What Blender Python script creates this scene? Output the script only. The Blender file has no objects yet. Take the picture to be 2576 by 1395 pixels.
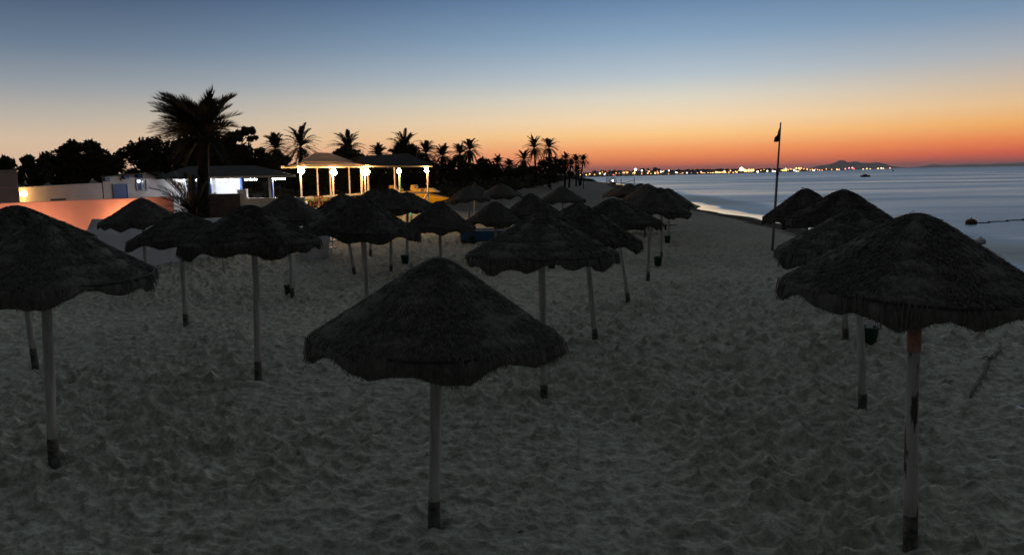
import bpy, math, random
import numpy as np
from mathutils import Vector, Matrix
R = math.radians
S = bpy.context.scene
COL = S.collection
rng = np.random.default_rng(7)
random.seed(7)

# ---------------------------------------------------------------- camera
F_PX, CX, CY = 1930.0, 1288.0, 697.5          # photo measured at 2576 x 1395
CAM_H, PITCH, ROLL = 3.4, math.atan(261.5 / 1930.0), 0.0143
SEA_Z = -0.8
_F = Vector((0, math.cos(PITCH), -math.sin(PITCH)))
_R0 = Vector((1, 0, 0)); _U0 = Vector((0, math.sin(PITCH), math.cos(PITCH)))
_R = _R0 * math.cos(ROLL) - _U0 * math.sin(ROLL)
_U = _U0 * math.cos(ROLL) + _R0 * math.sin(ROLL)
CAM = Vector((0, 0, CAM_H))
cd = bpy.data.cameras.new('camera'); cam = bpy.data.objects.new('camera', cd); COL.objects.link(cam)
cd.sensor_width = 36; cd.lens = 36 * F_PX / 2576; cd.clip_start = 0.1; cd.clip_end = 90000
cam.matrix_world = Matrix((( _R.x, _U.x, -_F.x, 0), (_R.y, _U.y, -_F.y, 0), (_R.z, _U.z, -_F.z, CAM_H), (0, 0, 0, 1)))
S.camera = cam

def ray(x, y):
    return _F + _R * ((x - CX) / F_PX) - _U * ((y - CY) / F_PX)
def at(x, y, Y):
    """measured point of the photo, carried out to the ground distance Y"""
    d = ray(x, y); return CAM + d * (Y / d.y)

# ---------------------------------------------------------------- terrain
def sm(a, b, x):
    t = np.clip((x - a) / (b - a), 0, 1); return t * t * (3 - 2 * t)
FOOT = ([-50, 18, 28, 34, 42, 50, 56, 65, 90, 160, 260, 330, 420], [-40, -34, -19, -15, -9.5, -4.5, -2.2, 0.0, 3.5, 12.5, 24, 31, 10])
SHORE = ([-50, 25, 52, 95, 150, 200, 260, 300, 340, 400, 500, 700], [17.5, 18.5, 20.6, 22.2, 25.2, 29.5, 36.5, 37.5, 37.5, 24, -60, -260])
def foot(Y): return np.interp(Y, *FOOT)
def shore(Y): return np.interp(Y, *SHORE)
def wob(X, Y):
    return np.sin(X * .61 + Y * .23) + np.sin(X * .23 - Y * .41 + 1.3) + np.sin(X * .91 + 2.1) * .5 + np.sin(Y * .77 + .4) * .5
def ground(X, Y):
    X = np.asarray(X, float); Y = np.asarray(Y, float)
    s = foot(Y) - X
    z = 1.25 * sm(0, 6.5, s) + 1.75 * sm(7, 30, s) * sm(52, 85, Y)
    z = z + 0.09 * wob(X, Y) * sm(0, 8, s) + 0.05 * wob(X * .35, Y * .35) * (1 - sm(0, 8, s)) * sm(12, 40, np.hypot(X, Y))
    q = X - (shore(Y) + .5 * np.sin(Y * .21) + .3 * np.sin(Y * .57) - 9)
    z = z + .16 * np.exp(-((q + .5) / 2.6) ** 2)
    z = z - np.where(q > 0, .8 * (np.maximum(q, 0) / 9) ** 1.35, 0)
    return np.maximum(z, -5.0)
def gz(X, Y): return float(ground(X, Y))
def onground(x, y):
    d = ray(x, y); t = 1.0; 
    zt = 0.0
    for _ in range(25):
        t = (CAM_H - zt) / max(1e-6, -d.z); p = CAM + d * t; zt = .5 * zt + .5 * gz(p.x, p.y)
    return Vector((p.x, p.y, gz(p.x, p.y)))

# ---------------------------------------------------------------- materials
def mat(name, col=(.5, .5, .5), rough=.8, col2=None, scale=6.0, bump=0.0, bscale=None, stretch=(1, 1, 1), metal=0.0, spec=.3, contrast=(.35, .65), detail=6):
    m = bpy.data.materials.new(name); m.use_nodes = True
    nt = m.node_tree; b = nt.nodes['Principled BSDF']
    b.inputs['Roughness'].default_value = rough; b.inputs['Metallic'].default_value = metal
    b.inputs['Specular IOR Level'].default_value = spec
    b.inputs['Base Color'].default_value = (*col, 1)
    if col2 or bump:
        tc = nt.nodes.new('ShaderNodeTexCoord'); mp = nt.nodes.new('ShaderNodeMapping'); mp.inputs['Scale'].default_value = stretch
        nt.links.new(tc.outputs['Object'], mp.inputs['Vector'])
    if col2:
        n = nt.nodes.new('ShaderNodeTexNoise'); n.inputs['Scale'].default_value = scale; n.inputs['Detail'].default_value = detail; n.inputs['Roughness'].default_value = .62
        nt.links.new(mp.outputs[0], n.inputs['Vector'])
        cr = nt.nodes.new('ShaderNodeValToRGB'); cr.color_ramp.elements[0].position = contrast[0]; cr.color_ramp.elements[1].position = contrast[1]
        cr.color_ramp.elements[0].color = (*col, 1); cr.color_ramp.elements[1].color = (*col2, 1)
        nt.links.new(n.outputs['Fac'], cr.inputs['Fac']); nt.links.new(cr.outputs[0], b.inputs['Base Color'])
    if bump:
        n2 = nt.nodes.new('ShaderNodeTexNoise'); n2.inputs['Scale'].default_value = bscale or scale * 2; n2.inputs['Detail'].default_value = 5
        nt.links.new(mp.outputs[0], n2.inputs['Vector'])
        bp = nt.nodes.new('ShaderNodeBump'); bp.inputs['Strength'].default_value = min(1, bump); bp.inputs['Distance'].default_value = .03
        nt.links.new(n2.outputs['Fac'], bp.inputs['Height']); nt.links.new(bp.outputs[0], b.inputs['Normal'])
    return m
def emis(name, col, strength, sample=True):
    m = bpy.data.materials.new(name); m.use_nodes = True
    b = m.node_tree.nodes['Principled BSDF']
    b.inputs['Base Color'].default_value = (.8, .8, .8, 1)
    b.inputs['Emission Color'].default_value = (*col, 1); b.inputs['Emission Strength'].default_value = strength
    if not sample: m.cycles.emission_sampling = 'NONE'
    return m

M = {}
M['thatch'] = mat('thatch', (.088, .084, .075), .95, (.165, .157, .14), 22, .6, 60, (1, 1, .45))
M['thatch_unhazed'] = mat('dark_unhazed_thatch', (.045, .042, .037), .95, (.105, .098, .086), 14, .6, 60, (1, 1, .45))  # darker copy for far canopies, paints in their lack of veiling light
M['pole'] = mat('weathered_pole', (.34, .33, .30), .85, (.68, .67, .63), 9, .4, 30, (1, 1, .12))
M['flaky'] = mat('flaking_painted_pole', (.50, .48, .45), .8, (.09, .08, .07), 9, .6, 26, (1, 1, .16), contrast=(.52, .56))
M['redpaint'] = mat('red_paint_band', (.42, .14, .09), .8, (.48, .30, .25), 14)
M['tar'] = mat('tarred_base', (.05, .048, .045), .9, (.22, .21, .19), 9, .5)
M['wire'] = mat('rim_hoop', (.03, .028, .025), .7)
M['white'] = mat('white_wash', (.72, .71, .69), .85, (.62, .60, .58), 2.2, .12, 30)
M['dimwash'] = mat('dimmed_white_wash', (.50, .42, .40), .9, (.40, .335, .32), 1.3, .15, 25, contrast=(.3, .75))  # white wash dimmed and pinked in colour to stand for weak dusk light
M['greywall'] = mat('grey_white_wash', (.62, .62, .64), .9, (.50, .50, .52), 1.6, .15, 25)
M['pinkwall'] = mat('pink_wash', (.72, .50, .50), .9, (.60, .41, .40), 1.1, .12, 30, contrast=(.3, .8))
M['blue'] = mat('blue_paint', (.03, .13, .50), .5, (.02, .10, .42), 5)
M['navy'] = mat('dark_blue_paint', (.012, .035, .12), .55, (.02, .05, .16), 5)
M['dark'] = mat('dark_opening', (.02, .02, .022), .8, (.03, .03, .03), 5)
M['glass'] = mat('window_glass', (.03, .035, .04), .12, spec=.5)
M['roof'] = mat('dark_roof', (.016, .015, .016), .95, (.030, .027, .026), 6, .4)
M['whitewood'] = mat('white_painted_wood', (.68, .64, .58), .6, (.55, .51, .46), 8, .2, 30, (1, 1, .2))
M['fabric'] = None
M['greenpaint'] = mat('green_paint', (.06, .30, .14), .6, (.05, .24, .11), 6)
M['wood'] = mat('varnished_wood', (.22, .09, .04), .55, (.14, .055, .025), 9, .2, 30)
M['yellow'] = mat('yellow_plastic', (.72, .44, .01), .38, (.66, .38, .01), 3, spec=.5)
M['green'] = mat('green_plastic', (.012, .10, .055), .5, (.01, .07, .04), 6, spec=.45)
M['plastic'] = mat('white_plastic', (.72, .72, .73), .5, (.58, .58, .6), 6)
M['bluehull'] = mat('blue_hull', (.06, .18, .36), .5, (.05, .15, .30), 5)
M['redcloth'] = mat('dark_red_cloth', (.12, .015, .015), .8, (.08, .01, .012), 5)
M['iron'] = mat('painted_iron', (.20, .16, .15), .55, (.28, .25, .23), 5)
M['flag'] = mat('dark_flag', (.02, .025, .022), .9, (.03, .03, .03), 4)
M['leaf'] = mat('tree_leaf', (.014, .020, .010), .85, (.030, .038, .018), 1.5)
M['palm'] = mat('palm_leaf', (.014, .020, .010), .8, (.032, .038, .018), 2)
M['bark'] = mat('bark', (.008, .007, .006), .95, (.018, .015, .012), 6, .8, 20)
M['scrub'] = mat('scrub_leaf', (.025, .032, .016), .9, (.06, .062, .035), 1.2)
M['stone'] = mat('dark_stone', (.10, .095, .09), .95, (.16, .15, .14), 6, .6)
M['buoy'] = mat('orange_buoy', (.13, .038, .014), .6, (.08, .022, .012), 5)
M['rope'] = mat('dark_rope', (.02, .025, .03), .9)
M['hullblack'] = mat('black_hull', (.015, .015, .017), .5)
M['brass'] = mat('wall_plaque', (.25, .15, .08), .5, (.18, .1, .06), 9)
M['citywall'] = mat('far_house_wall', (.17, .15, .15), .9, (.11, .10, .10), .15)
M['lampwarm'] = emis('globe_lamp_glow', (1, .52, .17), 300)
M['lampwall'] = emis('wall_lamp_glow', (1, .56, .16), 260)
M['sodium'] = emis('ground_lamp_glow', (1, .37, .15), 480)
M['tube'] = emis('fluorescent_glow', (.82, .90, 1.0), 420)
M['greenlamp'] = emis('green_lamp_glow', (.05, 1, .40), 16)
M['domelamp'] = emis('dome_lamp_glow', (1, .92, .8), 14, False)
for k, c, s in (('warm', (1, .48, .15), 4.2), ('white', (1, .88, .70), 5), ('orange', (1, .36, .10), 2.4), ('red', (1, .07, .06), 5), ('pink', (1, .30, .28), 4), ('yellow', (1, .62, .18), 3.6)):
    M['city_' + k] = emis('far_lamp_' + k, c, s, False)
m = bpy.data.materials.new('white_canvas'); m.use_nodes = True; nt = m.node_tree
b = nt.nodes['Principled BSDF']; b.inputs['Base Color'].default_value = (.62, .58, .56, 1); b.inputs['Roughness'].default_value = .9
tr = nt.nodes.new('ShaderNodeBsdfTranslucent'); tr.inputs[0].default_value = (.6, .55, .5, 1)
mx = nt.nodes.new('ShaderNodeMixShader'); mx.inputs[0].default_value = .5
n = nt.nodes.new('ShaderNodeTexNoise'); n.inputs['Scale'].default_value = 3; bp = nt.nodes.new('ShaderNodeBump'); bp.inputs['Strength'].default_value = .2
nt.links.new(n.outputs['Fac'], bp.inputs['Height']); nt.links.new(bp.outputs[0], b.inputs['Normal'])
nt.links.new(b.outputs[0], mx.inputs[1]); nt.links.new(tr.outputs[0], mx.inputs[2]); nt.links.new(mx.outputs[0], nt.nodes['Material Output'].inputs[0])
M['fabric'] = m

# ---------------------------------------------------------------- object helpers
def tag(o, label=None, cat=None, group=None, kind=None):
    if label: o['label'] = label
    if cat: o['category'] = cat
    if group: o['group'] = group
    if kind: o['kind'] = kind
    return o
def empty(name, loc, label, cat, group=None, rz=0):
    o = bpy.data.objects.new(name, None); COL.objects.link(o); o.location = loc; o.rotation_euler = (0, 0, rz); o.empty_display_size = .3
    return tag(o, label, cat, group)
def npmesh(name, V, Fq, smooth=False):
    """V (n,3), Fq (m,k) constant-size faces"""
    me = bpy.data.meshes.new(name); V = np.ascontiguousarray(V, np.float32); Fq = np.ascontiguousarray(Fq, np.int32)
    k = Fq.shape[1]
    me.vertices.add(len(V)); me.vertices.foreach_set('co', V.ravel())
    me.loops.add(Fq.size); me.loops.foreach_set('vertex_index', Fq.ravel())
    me.polygons.add(len(Fq)); me.polygons.foreach_set('loop_start', np.arange(0, Fq.size, k, dtype=np.int32))
    if smooth: me.polygons.foreach_set('use_smooth', np.ones(len(Fq), bool))
    me.update(calc_edges=True); me.validate()
    return me
def link(name, me, m, parent=None, loc=None):
    o = bpy.data.objects.new(name, me); COL.objects.link(o)
    for x in (m if isinstance(m, (list, tuple)) else [m]): me.materials.append(x)
    if parent: o.parent = parent
    if loc is not None: o.location = loc
    return o
class MB:
    def __init__(s, off=(0, 0, 0)): s.v = []; s.f = []; s.mi = []; s.off = Vector(off); s.cur = 0
    def add(s, vs, fs):
        n = len(s.v); s.v += [Vector(v) - s.off for v in vs]; s.f += [tuple(i + n for i in f) for f in fs]; s.mi += [s.cur] * len(fs); return s
    def box(s, c, d, rz=0, tilt=None, bev=0):
        c = Vector(c); hx, hy, hz = d[0] / 2, d[1] / 2, d[2] / 2
        rot = Matrix.Rotation(rz, 3, 'Z')
        if tilt: rot = rot @ Matrix.Rotation(tilt[0], 3, 'X') @ Matrix.Rotation(tilt[1], 3, 'Y')
        vs = [c + rot @ Vector((x * hx, y * hy, z * hz)) for x in (-1, 1) for y in (-1, 1) for z in (-1, 1)]
        return s.add(vs, [(0, 1, 3, 2), (4, 6, 7, 5), (0, 4, 5, 1), (2, 3, 7, 6), (0, 2, 6, 4), (1, 5, 7, 3)])
    def bar(s, a, b2, w, h, up=Vector((0, 0, 1))):
        a = Vector(a); b2 = Vector(b2); d = (b2 - a).normalized()
        x = d.cross(up)
        if x.length < 1e-4: x = d.cross(Vector((0, 1, 0)))
        x.normalize(); y = x.cross(d).normalized()
        vs = [p + x * (i * w / 2) + y * (j * h / 2) for p in (a, b2) for i, j in ((-1, -1), (1, -1), (1, 1), (-1, 1))]
        return s.add(vs, [(0, 3, 2, 1), (4, 5, 6, 7), (0, 1, 5, 4), (1, 2, 6, 5), (2, 3, 7, 6), (3, 0, 4, 7)])
    def tube(s, pts, rad, n=10, cap=True):
        pts = [Vector(p) for p in pts]
        if not isinstance(rad, (list, tuple)): rad = [rad] * len(pts)
        rings = []; ref = None
        for i, p in enumerate(pts):
            d = (pts[min(i + 1, len(pts) - 1)] - pts[max(i - 1, 0)]).normalized()
            if ref is None: ref = d.cross(Vector((.3, .9, .2))).normalized()
            x = (ref - d * ref.dot(d)).normalized(); ref = x; y = d.cross(x)
            rings.append([p + (x * math.cos(2 * math.pi * k / n) + y * math.sin(2 * math.pi * k / n)) * rad[i] for k in range(n)])
        vs = [v for r_ in rings for v in r_]; fs = []
        for i in range(len(pts) - 1):
            for k in range(n):
                fs.append((i * n + k, i * n + (k + 1) % n, (i + 1) * n + (k + 1) % n, (i + 1) * n + k))
        if cap: fs += [tuple(range(n))[::-1], tuple((len(pts) - 1) * n + k for k in range(n))]
        return s.add(vs, fs)
    def lathe(s, prof, n=20, c=(0, 0, 0), sx=1, sy=1):
        c = Vector(c); vs = []; fs = []
        for r_, z in prof: vs += [c + Vector((r_ * math.cos(2 * math.pi * k / n) * sx, r_ * math.sin(2 * math.pi * k / n) * sy, z)) for k in range(n)]
        for i in range(len(prof) - 1):
            for k in range(n): fs.append((i * n + k, i * n + (k + 1) % n, (i + 1) * n + (k + 1) % n, (i + 1) * n + k))
        return s.add(vs, fs)
    def sphere(s, c, r_, n=12, m=8, sc=(1, 1, 1)):
        c = Vector(c); return s.add(*MB._sph(c, r_, n, m, sc))
    @staticmethod
    def _sph(c, r_, n, m, sc):
        vs = []; fs = []
        for i in range(m + 1):
            a = math.pi * i / m
            for k in range(n):
                t = 2 * math.pi * k / n
                vs.append(c + Vector((r_ * max(1e-4, math.sin(a)) * math.cos(t) * sc[0], r_ * max(1e-4, math.sin(a)) * math.sin(t) * sc[1], r_ * math.cos(a) * sc[2])))
        for i in range(m):
            for k in range(n): fs.append((i * n + k, (i + 1) * n + k, (i + 1) * n + (k + 1) % n, i * n + (k + 1) % n))
        return vs, fs
    def prism(s, poly, a, b2):
        """closed polygon of points, extruded from offset a to offset b2"""
        n = len(poly); vs = [Vector(p) + Vector(a) for p in poly] + [Vector(p) + Vector(b2) for p in poly]
        return s.add(vs, [tuple(range(n)), tuple(range(2 * n - 1, n - 1, -1))] + [(i, i + n, (i + 1) % n + n, (i + 1) % n) for i in range(n)])
    def build(s, name, m, parent=None, smooth=False, bevel=0):
        me = bpy.data.meshes.new(name); me.from_pydata([tuple(v) for v in s.v], [], s.f)
        ms = m if isinstance(m, (list, tuple)) else [m]
        if len(ms) > 1: me.polygons.foreach_set('material_index', s.mi)
        if smooth: me.polygons.foreach_set('use_smooth', [True] * len(s.f))
        me.update()
        o = link(name, me, ms, parent)
        if bevel:
            bv = o.modifiers.new('edge', 'BEVEL'); bv.width = bevel; bv.segments = 2; bv.limit_method = 'ANGLE'
        return o

# ---------------------------------------------------------------- world: clear dusk sky, glow low in the north west
w = bpy.data.worlds.new('World'); S.world = w; w.use_nodes = True; nt = w.node_tree
bg = nt.nodes['Background']
def lin(c): return tuple((v / 255 / 12.92) if v / 255 <= .04045 else ((v / 255 + .055) / 1.055) ** 2.4 for v in c)
tc = nt.nodes.new('ShaderNodeTexCoord'); sp = nt.nodes.new('ShaderNodeSeparateXYZ'); nt.links.new(tc.outputs['Generated'], sp.inputs[0])
def node(op, a, b2=None):
    n = nt.nodes.new('ShaderNodeMath'); n.operation = op
    for i, v in enumerate((a, b2)):
        if v is None: continue
        if isinstance(v, (int, float)): n.inputs[i].default_value = v
        else: nt.links.new(v, n.inputs[i])
    return n.outputs[0]
elev = node('ARCSINE', node('MINIMUM', node('MAXIMUM', sp.outputs[2], 0.0), 1.0))
tel = node('POWER', node('DIVIDE', elev, math.pi / 2), .5)
azi = node('ARCTAN2', sp.outputs[0], sp.outputs[1])
def ramp(stops, fac):
    cr = nt.nodes.new('ShaderNodeValToRGB'); cr.color_ramp.interpolation = 'EASE' if False else 'LINEAR'
    el = cr.color_ramp.elements
    for i, (e, c) in enumerate(stops):
        p = (max(e, 0) / 90) ** .5
        x = el[i] if i < 2 else el.new(p)
        x.position = p; x.color = (*lin(c), 1)
    nt.links.new(fac, cr.inputs[0]); return cr.outputs[0]
UP = [(16, (118, 142, 168)), (24, (150, 163, 174)), (32, (156, 164, 170)), (45, (130, 135, 138)), (65, (82, 85, 87)), (90, (60, 63, 64))]
mid = ramp([(0, (220, 102, 82)), (.35, (240, 114, 78)), (.9, (256, 142, 84)), (1.6, (264, 168, 102)), (2.6, (264, 208, 138)), (3.7, (254, 222, 178)), (5.2, (226, 218, 200)), (6.8, (184, 197, 206)), (9.5, (136, 164, 191)), (12.8, (90, 122, 162))] + UP, tel)
lef = ramp([(0, (236, 192, 156)), (1.2, (238, 200, 166)), (2.6, (222, 196, 168)), (4, (192, 183, 170)), (6, (150, 157, 164)), (8.5, (106, 125, 146)), (12.8, (56, 76, 108))] + [(e, tuple(v * .85 for v in c)) for e, c in UP], tel)
rig = ramp([(0, (160, 84, 92)), (.35, (190, 84, 78)), (.9, (232, 98, 70)), (1.7, (246, 138, 80)), (2.7, (248, 178, 104)), (3.9, (234, 194, 146)), (5.3, (206, 187, 167)), (7, (170, 175, 181)), (9.5, (122, 147, 174)), (12.8, (84, 114, 152))] + UP, tel)
bak = ramp([(0, (46, 46, 50)), (8, (52, 53, 58)), (20, (60, 62, 66)), (45, (62, 65, 67)), (90, (60, 63, 64))], tel)
def mapr(v, a, b2):
    n = nt.nodes.new('ShaderNodeMapRange'); n.interpolation_type = 'SMOOTHSTEP'
    n.inputs[1].default_value = a; n.inputs[2].default_value = b2; nt.links.new(v, n.inputs[0]); return n.outputs[0]
def mixc(f, a, b2, mode='MIX'):
    n = nt.nodes.new('ShaderNodeMix'); n.data_type = 'RGBA'; n.blend_type = mode
    if isinstance(f, float): n.inputs[0].default_value = f
    else: nt.links.new(f, n.inputs[0])
    nt.links.new(a, n.inputs[6]); nt.links.new(b2, n.inputs[7]); return n.outputs[2]
c1 = mixc(mapr(azi, R(-34), R(13)), lef, mid)
c2 = mixc(mapr(azi, R(10), R(38)), c1, rig)
c3 = mixc(mapr(node('ABSOLUTE', azi), R(45), R(120)), c2, bak)
sky = nt.nodes.new('ShaderNodeTexSky'); sky.sky_type = 'NISHITA'; sky.sun_disc = False
sky.sun_elevation = R(-5); sky.sun_rotation = R(13); sky.altitude = 0
c4 = nt.nodes.new('ShaderNodeVectorMath'); c4.operation = 'MULTIPLY_ADD'
nt.links.new(sky.outputs[0], c4.inputs[0]); c4.inputs[1].default_value = (.05, .05, .05); nt.links.new(c3, c4.inputs[2])
nt.links.new(c4.outputs[0], bg.inputs['Color']); bg.inputs['Strength'].default_value = 1.0

# ---------------------------------------------------------------- ground sheet
def hashj(i, j, s):
    h = np.sin(i * 127.1 + j * 311.7 + s * 74.7) * 43758.5453
    return h - np.floor(h)
def vnoise(X, Y, sc, seed):
    x = X / sc; y = Y / sc; i = np.floor(x); j = np.floor(y); fx = x - i; fy = y - j
    fx = fx * fx * (3 - 2 * fx); fy = fy * fy * (3 - 2 * fy)
    a = hashj(i, j, seed); b2 = hashj(i + 1, j, seed); c = hashj(i, j + 1, seed); d = hashj(i + 1, j + 1, seed)
    return (a * (1 - fx) + b2 * fx) * (1 - fy) + (c * (1 - fx) + d * fx) * fy
def worley(X, Y, sc, seed, jit=.95):
    x = X / sc; y = Y / sc; i = np.floor(x); j = np.floor(y); best = np.full(X.shape, 9.0)
    for a in (-1, 0, 1):
        for b2 in (-1, 0, 1):
            px = i + a + .5 + jit * (hashj(i + a, j + b2, seed) - .5); py = j + b2 + .5 + jit * (hashj(i + a, j + b2, seed + 5) - .5)
            best = np.minimum(best, (px - x) ** 2 + (py - y) ** 2)
    return best
POLE_BASES = []
TRACK = tuple(onground(380, 1420))[:2] + tuple(onground(900, 1020))[:2]
def sand_detail(X, Y):
    wx = X + .17 * (vnoise(X, Y, .7, 1) - .5) + .04 * (vnoise(X, Y, .2, 11) - .5); wy = Y + .17 * (vnoise(X, Y, .7, 2) - .5) + .04 * (vnoise(X, Y, .2, 12) - .5)
    wear = .35 + .65 * sm(.30, .65, vnoise(X, Y, 3.1, 3))
    f = np.minimum(worley(wx, wy * 1.3, .27, 4), 1.0)
    g = np.minimum(worley(wx + 5, wy * 1.2, .125, 8), 1.0)
    z = .215 * f * wear + .085 * g * (.4 + .6 * vnoise(X, Y, 1.7, 9)) + .07 * (vnoise(X, Y, 1.15, 5) - .5) + .12 * (vnoise(X, Y, 4.3, 6) - .5) + .018 * (vnoise(X, Y, .11, 7) - .5)
    tx0, ty0, tx1, ty1 = TRACK; L_ = math.hypot(tx1 - tx0, ty1 - ty0); ux, uy = (tx1 - tx0) / L_, (ty1 - ty0) / L_
    al = (X - tx0) * ux + (Y - ty0) * uy; dn = (X - tx0) * uy - (Y - ty0) * ux + .12 * np.sin(al * .9)
    tr_ = (np.exp(-((dn - .45) / .15) ** 4) + np.exp(-((dn + .45) / .15) ** 4)) * sm(-2, 0, al) * (1 - sm(L_, L_ + 3, al))
    z = z * (1 - .75 * tr_) - .012 * tr_ + .02 * tr_ * np.sin(al * 40)
    s = foot(Y) - X; q = X - (shore(Y) - 9)
    return (z - .06) * (1 - sm(-1, 3, s) * .5) * (1 - sm(0, 7, q))
rows = [1.2]
while rows[-1] < 900:
    d = rows[-1]; rows.append(d + (max(.024, min(d * d / 2900, .03 * d)) if d > 5 else .25))
rows = np.array(rows)
ang = np.concatenate([np.linspace(-180, -41, 40)[:-1], np.linspace(-41, -36, 20)[:-1], np.linspace(-36, 36, 1000), np.linspace(36, 41, 20)[1:], np.linspace(41, 180, 40)[1:-1]]) * math.pi / 180
A, D = np.meshgrid(ang, rows); GX = D * np.sin(A); GY = D * np.cos(A)
bases_px = []
def build_ground():
    Z = ground(GX, GY) + sand_detail(GX, GY) * np.where(D < 120, 1, 0) * (D > 4)
    for p in POLE_BASES:
        dd = (GX - p[0]) ** 2 + (GY - p[1]) ** 2
        Z = Z - np.where(dd < 2.2, .05 * np.exp(-dd / .03) - .035 * np.exp(-((np.sqrt(dd) - .40) / .16) ** 2), 0)
    nr, nc = GX.shape
    V = np.stack([GX, GY, Z], -1).reshape(-1, 3)
    V = np.vstack([V, [[0, 0, Z[0].mean()]]])
    i, j = np.meshgrid(np.arange(nr - 1), np.arange(nc), indexing='ij'); jn = (j + 1) % nc
    Fq = np.stack([i * nc + j, i * nc + jn, (i + 1) * nc + jn, (i + 1) * nc + j], -1).reshape(-1, 4)
    k = np.arange(nc); cap = np.stack([np.full(nc, nr * nc), (k + 1) % nc, k, k], -1)
    me = npmesh('ground', V, Fq[:, ::-1], True)
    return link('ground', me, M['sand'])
m = bpy.data.materials.new('beach_sand'); m.use_nodes = True; nt = m.node_tree; b = nt.nodes['Principled BSDF']; M['sand'] = m
b.inputs['Roughness'].default_value = .95; b.inputs['Specular IOR Level'].default_value = .15
geo = nt.nodes.new('ShaderNodeNewGeometry')
def nz(scale, det=6, rough=.6, vec=None):
    n = nt.nodes.new('ShaderNodeTexNoise'); n.inputs['Scale'].default_value = scale; n.inputs['Detail'].default_value = det; n.inputs['Roughness'].default_value = rough
    nt.links.new(vec or geo.outputs['Position'], n.inputs['Vector']); return n.outputs['Fac']
cr = nt.nodes.new('ShaderNodeValToRGB'); cr.color_ramp.elements[0].color = (.235, .242, .205, 1); cr.color_ramp.elements[1].color = (.69, .70, .60, 1)
cr.color_ramp.elements[0].position = .36; cr.color_ramp.elements[1].position = .64
nt.links.new(nz(5.0, 12, .78), cr.inputs[0])
at1 = nt.nodes.new('ShaderNodeAttribute'); at1.attribute_name = 'cover'
at2 = nt.nodes.new('ShaderNodeAttribute'); at2.attribute_name = 'weed'
def mathn(op, a, b2=None, c=None, clamp=False):
    n = nt.nodes.new('ShaderNodeMath'); n.operation = op; n.use_clamp = clamp
    for i, v in enumerate((a, b2, c)):
        if v is None: continue
        if isinstance(v, (int, float)): n.inputs[i].default_value = v
        else: nt.links.new(v, n.inputs[i])
    return n.outputs[0]
def mixn(f, a, col):
    n = nt.nodes.new('ShaderNodeMix'); n.data_type = 'RGBA'; nt.links.new(f, n.inputs[0]); nt.links.new(a, n.inputs[6]); n.inputs[7].default_value = (*col, 1); return n.outputs[2]
covf = mathn('MULTIPLY', mathn('SUBTRACT', mathn('ADD', at1.outputs['Fac'], nz(.55, 8, .7)), .72), 6, clamp=True)
weedf = mathn('MULTIPLY', mathn('SUBTRACT', mathn('ADD', at2.outputs['Fac'], nz(.8, 8, .7)), .95), 5, clamp=True)
co = mixn(covf, cr.outputs[0], (.045, .046, .028)); at5 = nt.nodes.new('ShaderNodeAttribute'); at5.attribute_name = 'far_shade'
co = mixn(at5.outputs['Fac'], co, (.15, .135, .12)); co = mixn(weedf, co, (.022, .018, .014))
nt.links.new(co, b.inputs['Base Color'])
bp = nt.nodes.new('ShaderNodeBump'); bp.inputs['Strength'].default_value = .8; bp.inputs['Distance'].default_value = .14
vo = nt.nodes.new('ShaderNodeTexVoronoi'); vo.inputs['Scale'].default_value = 2.6; nt.links.new(geo.outputs['Position'], vo.inputs['Vector'])
hh = mathn('ADD', mathn('MULTIPLY', nz(9, 8, .60), .7), mathn('ADD', mathn('MULTIPLY', nz(55, 3, .6), .10), mathn('MULTIPLY', vo.outputs['Distance'], .55)))
nt.links.new(hh, bp.inputs['Height']); nt.links.new(bp.outputs[0], b.inputs['Normal'])

# ---------------------------------------------------------------- sea
m = bpy.data.materials.new('sea_water'); m.use_nodes = True; nt = m.node_tree; b = nt.nodes['Principled BSDF']; M['water'] = m
geo = nt.nodes.new('ShaderNodeNewGeometry')
def mp_(sx, sy, rz=0.0):
    n = nt.nodes.new('ShaderNodeMapping'); n.inputs['Scale'].default_value = (sx, sy, 1); n.inputs['Rotation'].default_value = (0, 0, rz)
    nt.links.new(geo.outputs['Position'], n.inputs['Vector']); return n.outputs[0]
b.inputs['IOR'].default_value = 1.36; b.inputs['Specular IOR Level'].default_value = .5
at3 = nt.nodes.new('ShaderNodeAttribute'); at3.attribute_name = 'shallow'
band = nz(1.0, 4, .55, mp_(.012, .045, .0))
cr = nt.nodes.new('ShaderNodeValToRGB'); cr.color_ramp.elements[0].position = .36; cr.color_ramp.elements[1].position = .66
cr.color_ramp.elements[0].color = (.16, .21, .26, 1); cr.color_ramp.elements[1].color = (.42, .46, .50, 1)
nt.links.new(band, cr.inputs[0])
sky_sheen = mathn('MULTIPLY', mathn('SUBTRACT', mathn('ADD', at3.outputs['Fac'], mathn('MULTIPLY', nz(1.0, 6, .6, mp_(.5, .10)), .5)), .93), 4.5, clamp=True)
co = mixn(sky_sheen, cr.outputs[0], (.86, .84, .82)); nt.links.new(co, b.inputs['Base Color']); nt.links.new(mathn('MULTIPLY', sky_sheen, .62), b.inputs['Metallic'])  # pale metallic mix at the water's edge paints in a brighter sky reflection
rg = nt.nodes.new('ShaderNodeMapRange'); rg.inputs[1].default_value = .3; rg.inputs[2].default_value = .7; rg.inputs[3].default_value = .24; rg.inputs[4].default_value = .16
nt.links.new(band, rg.inputs[0]); nt.links.new(mathn('MULTIPLY', rg.outputs[0], mathn('SUBTRACT', 1.0, mathn('MULTIPLY', at3.outputs['Fac'], .75))), b.inputs['Roughness'])
bp = nt.nodes.new('ShaderNodeBump'); bp.inputs['Strength'].default_value = .5; bp.inputs['Distance'].default_value = .25
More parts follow.
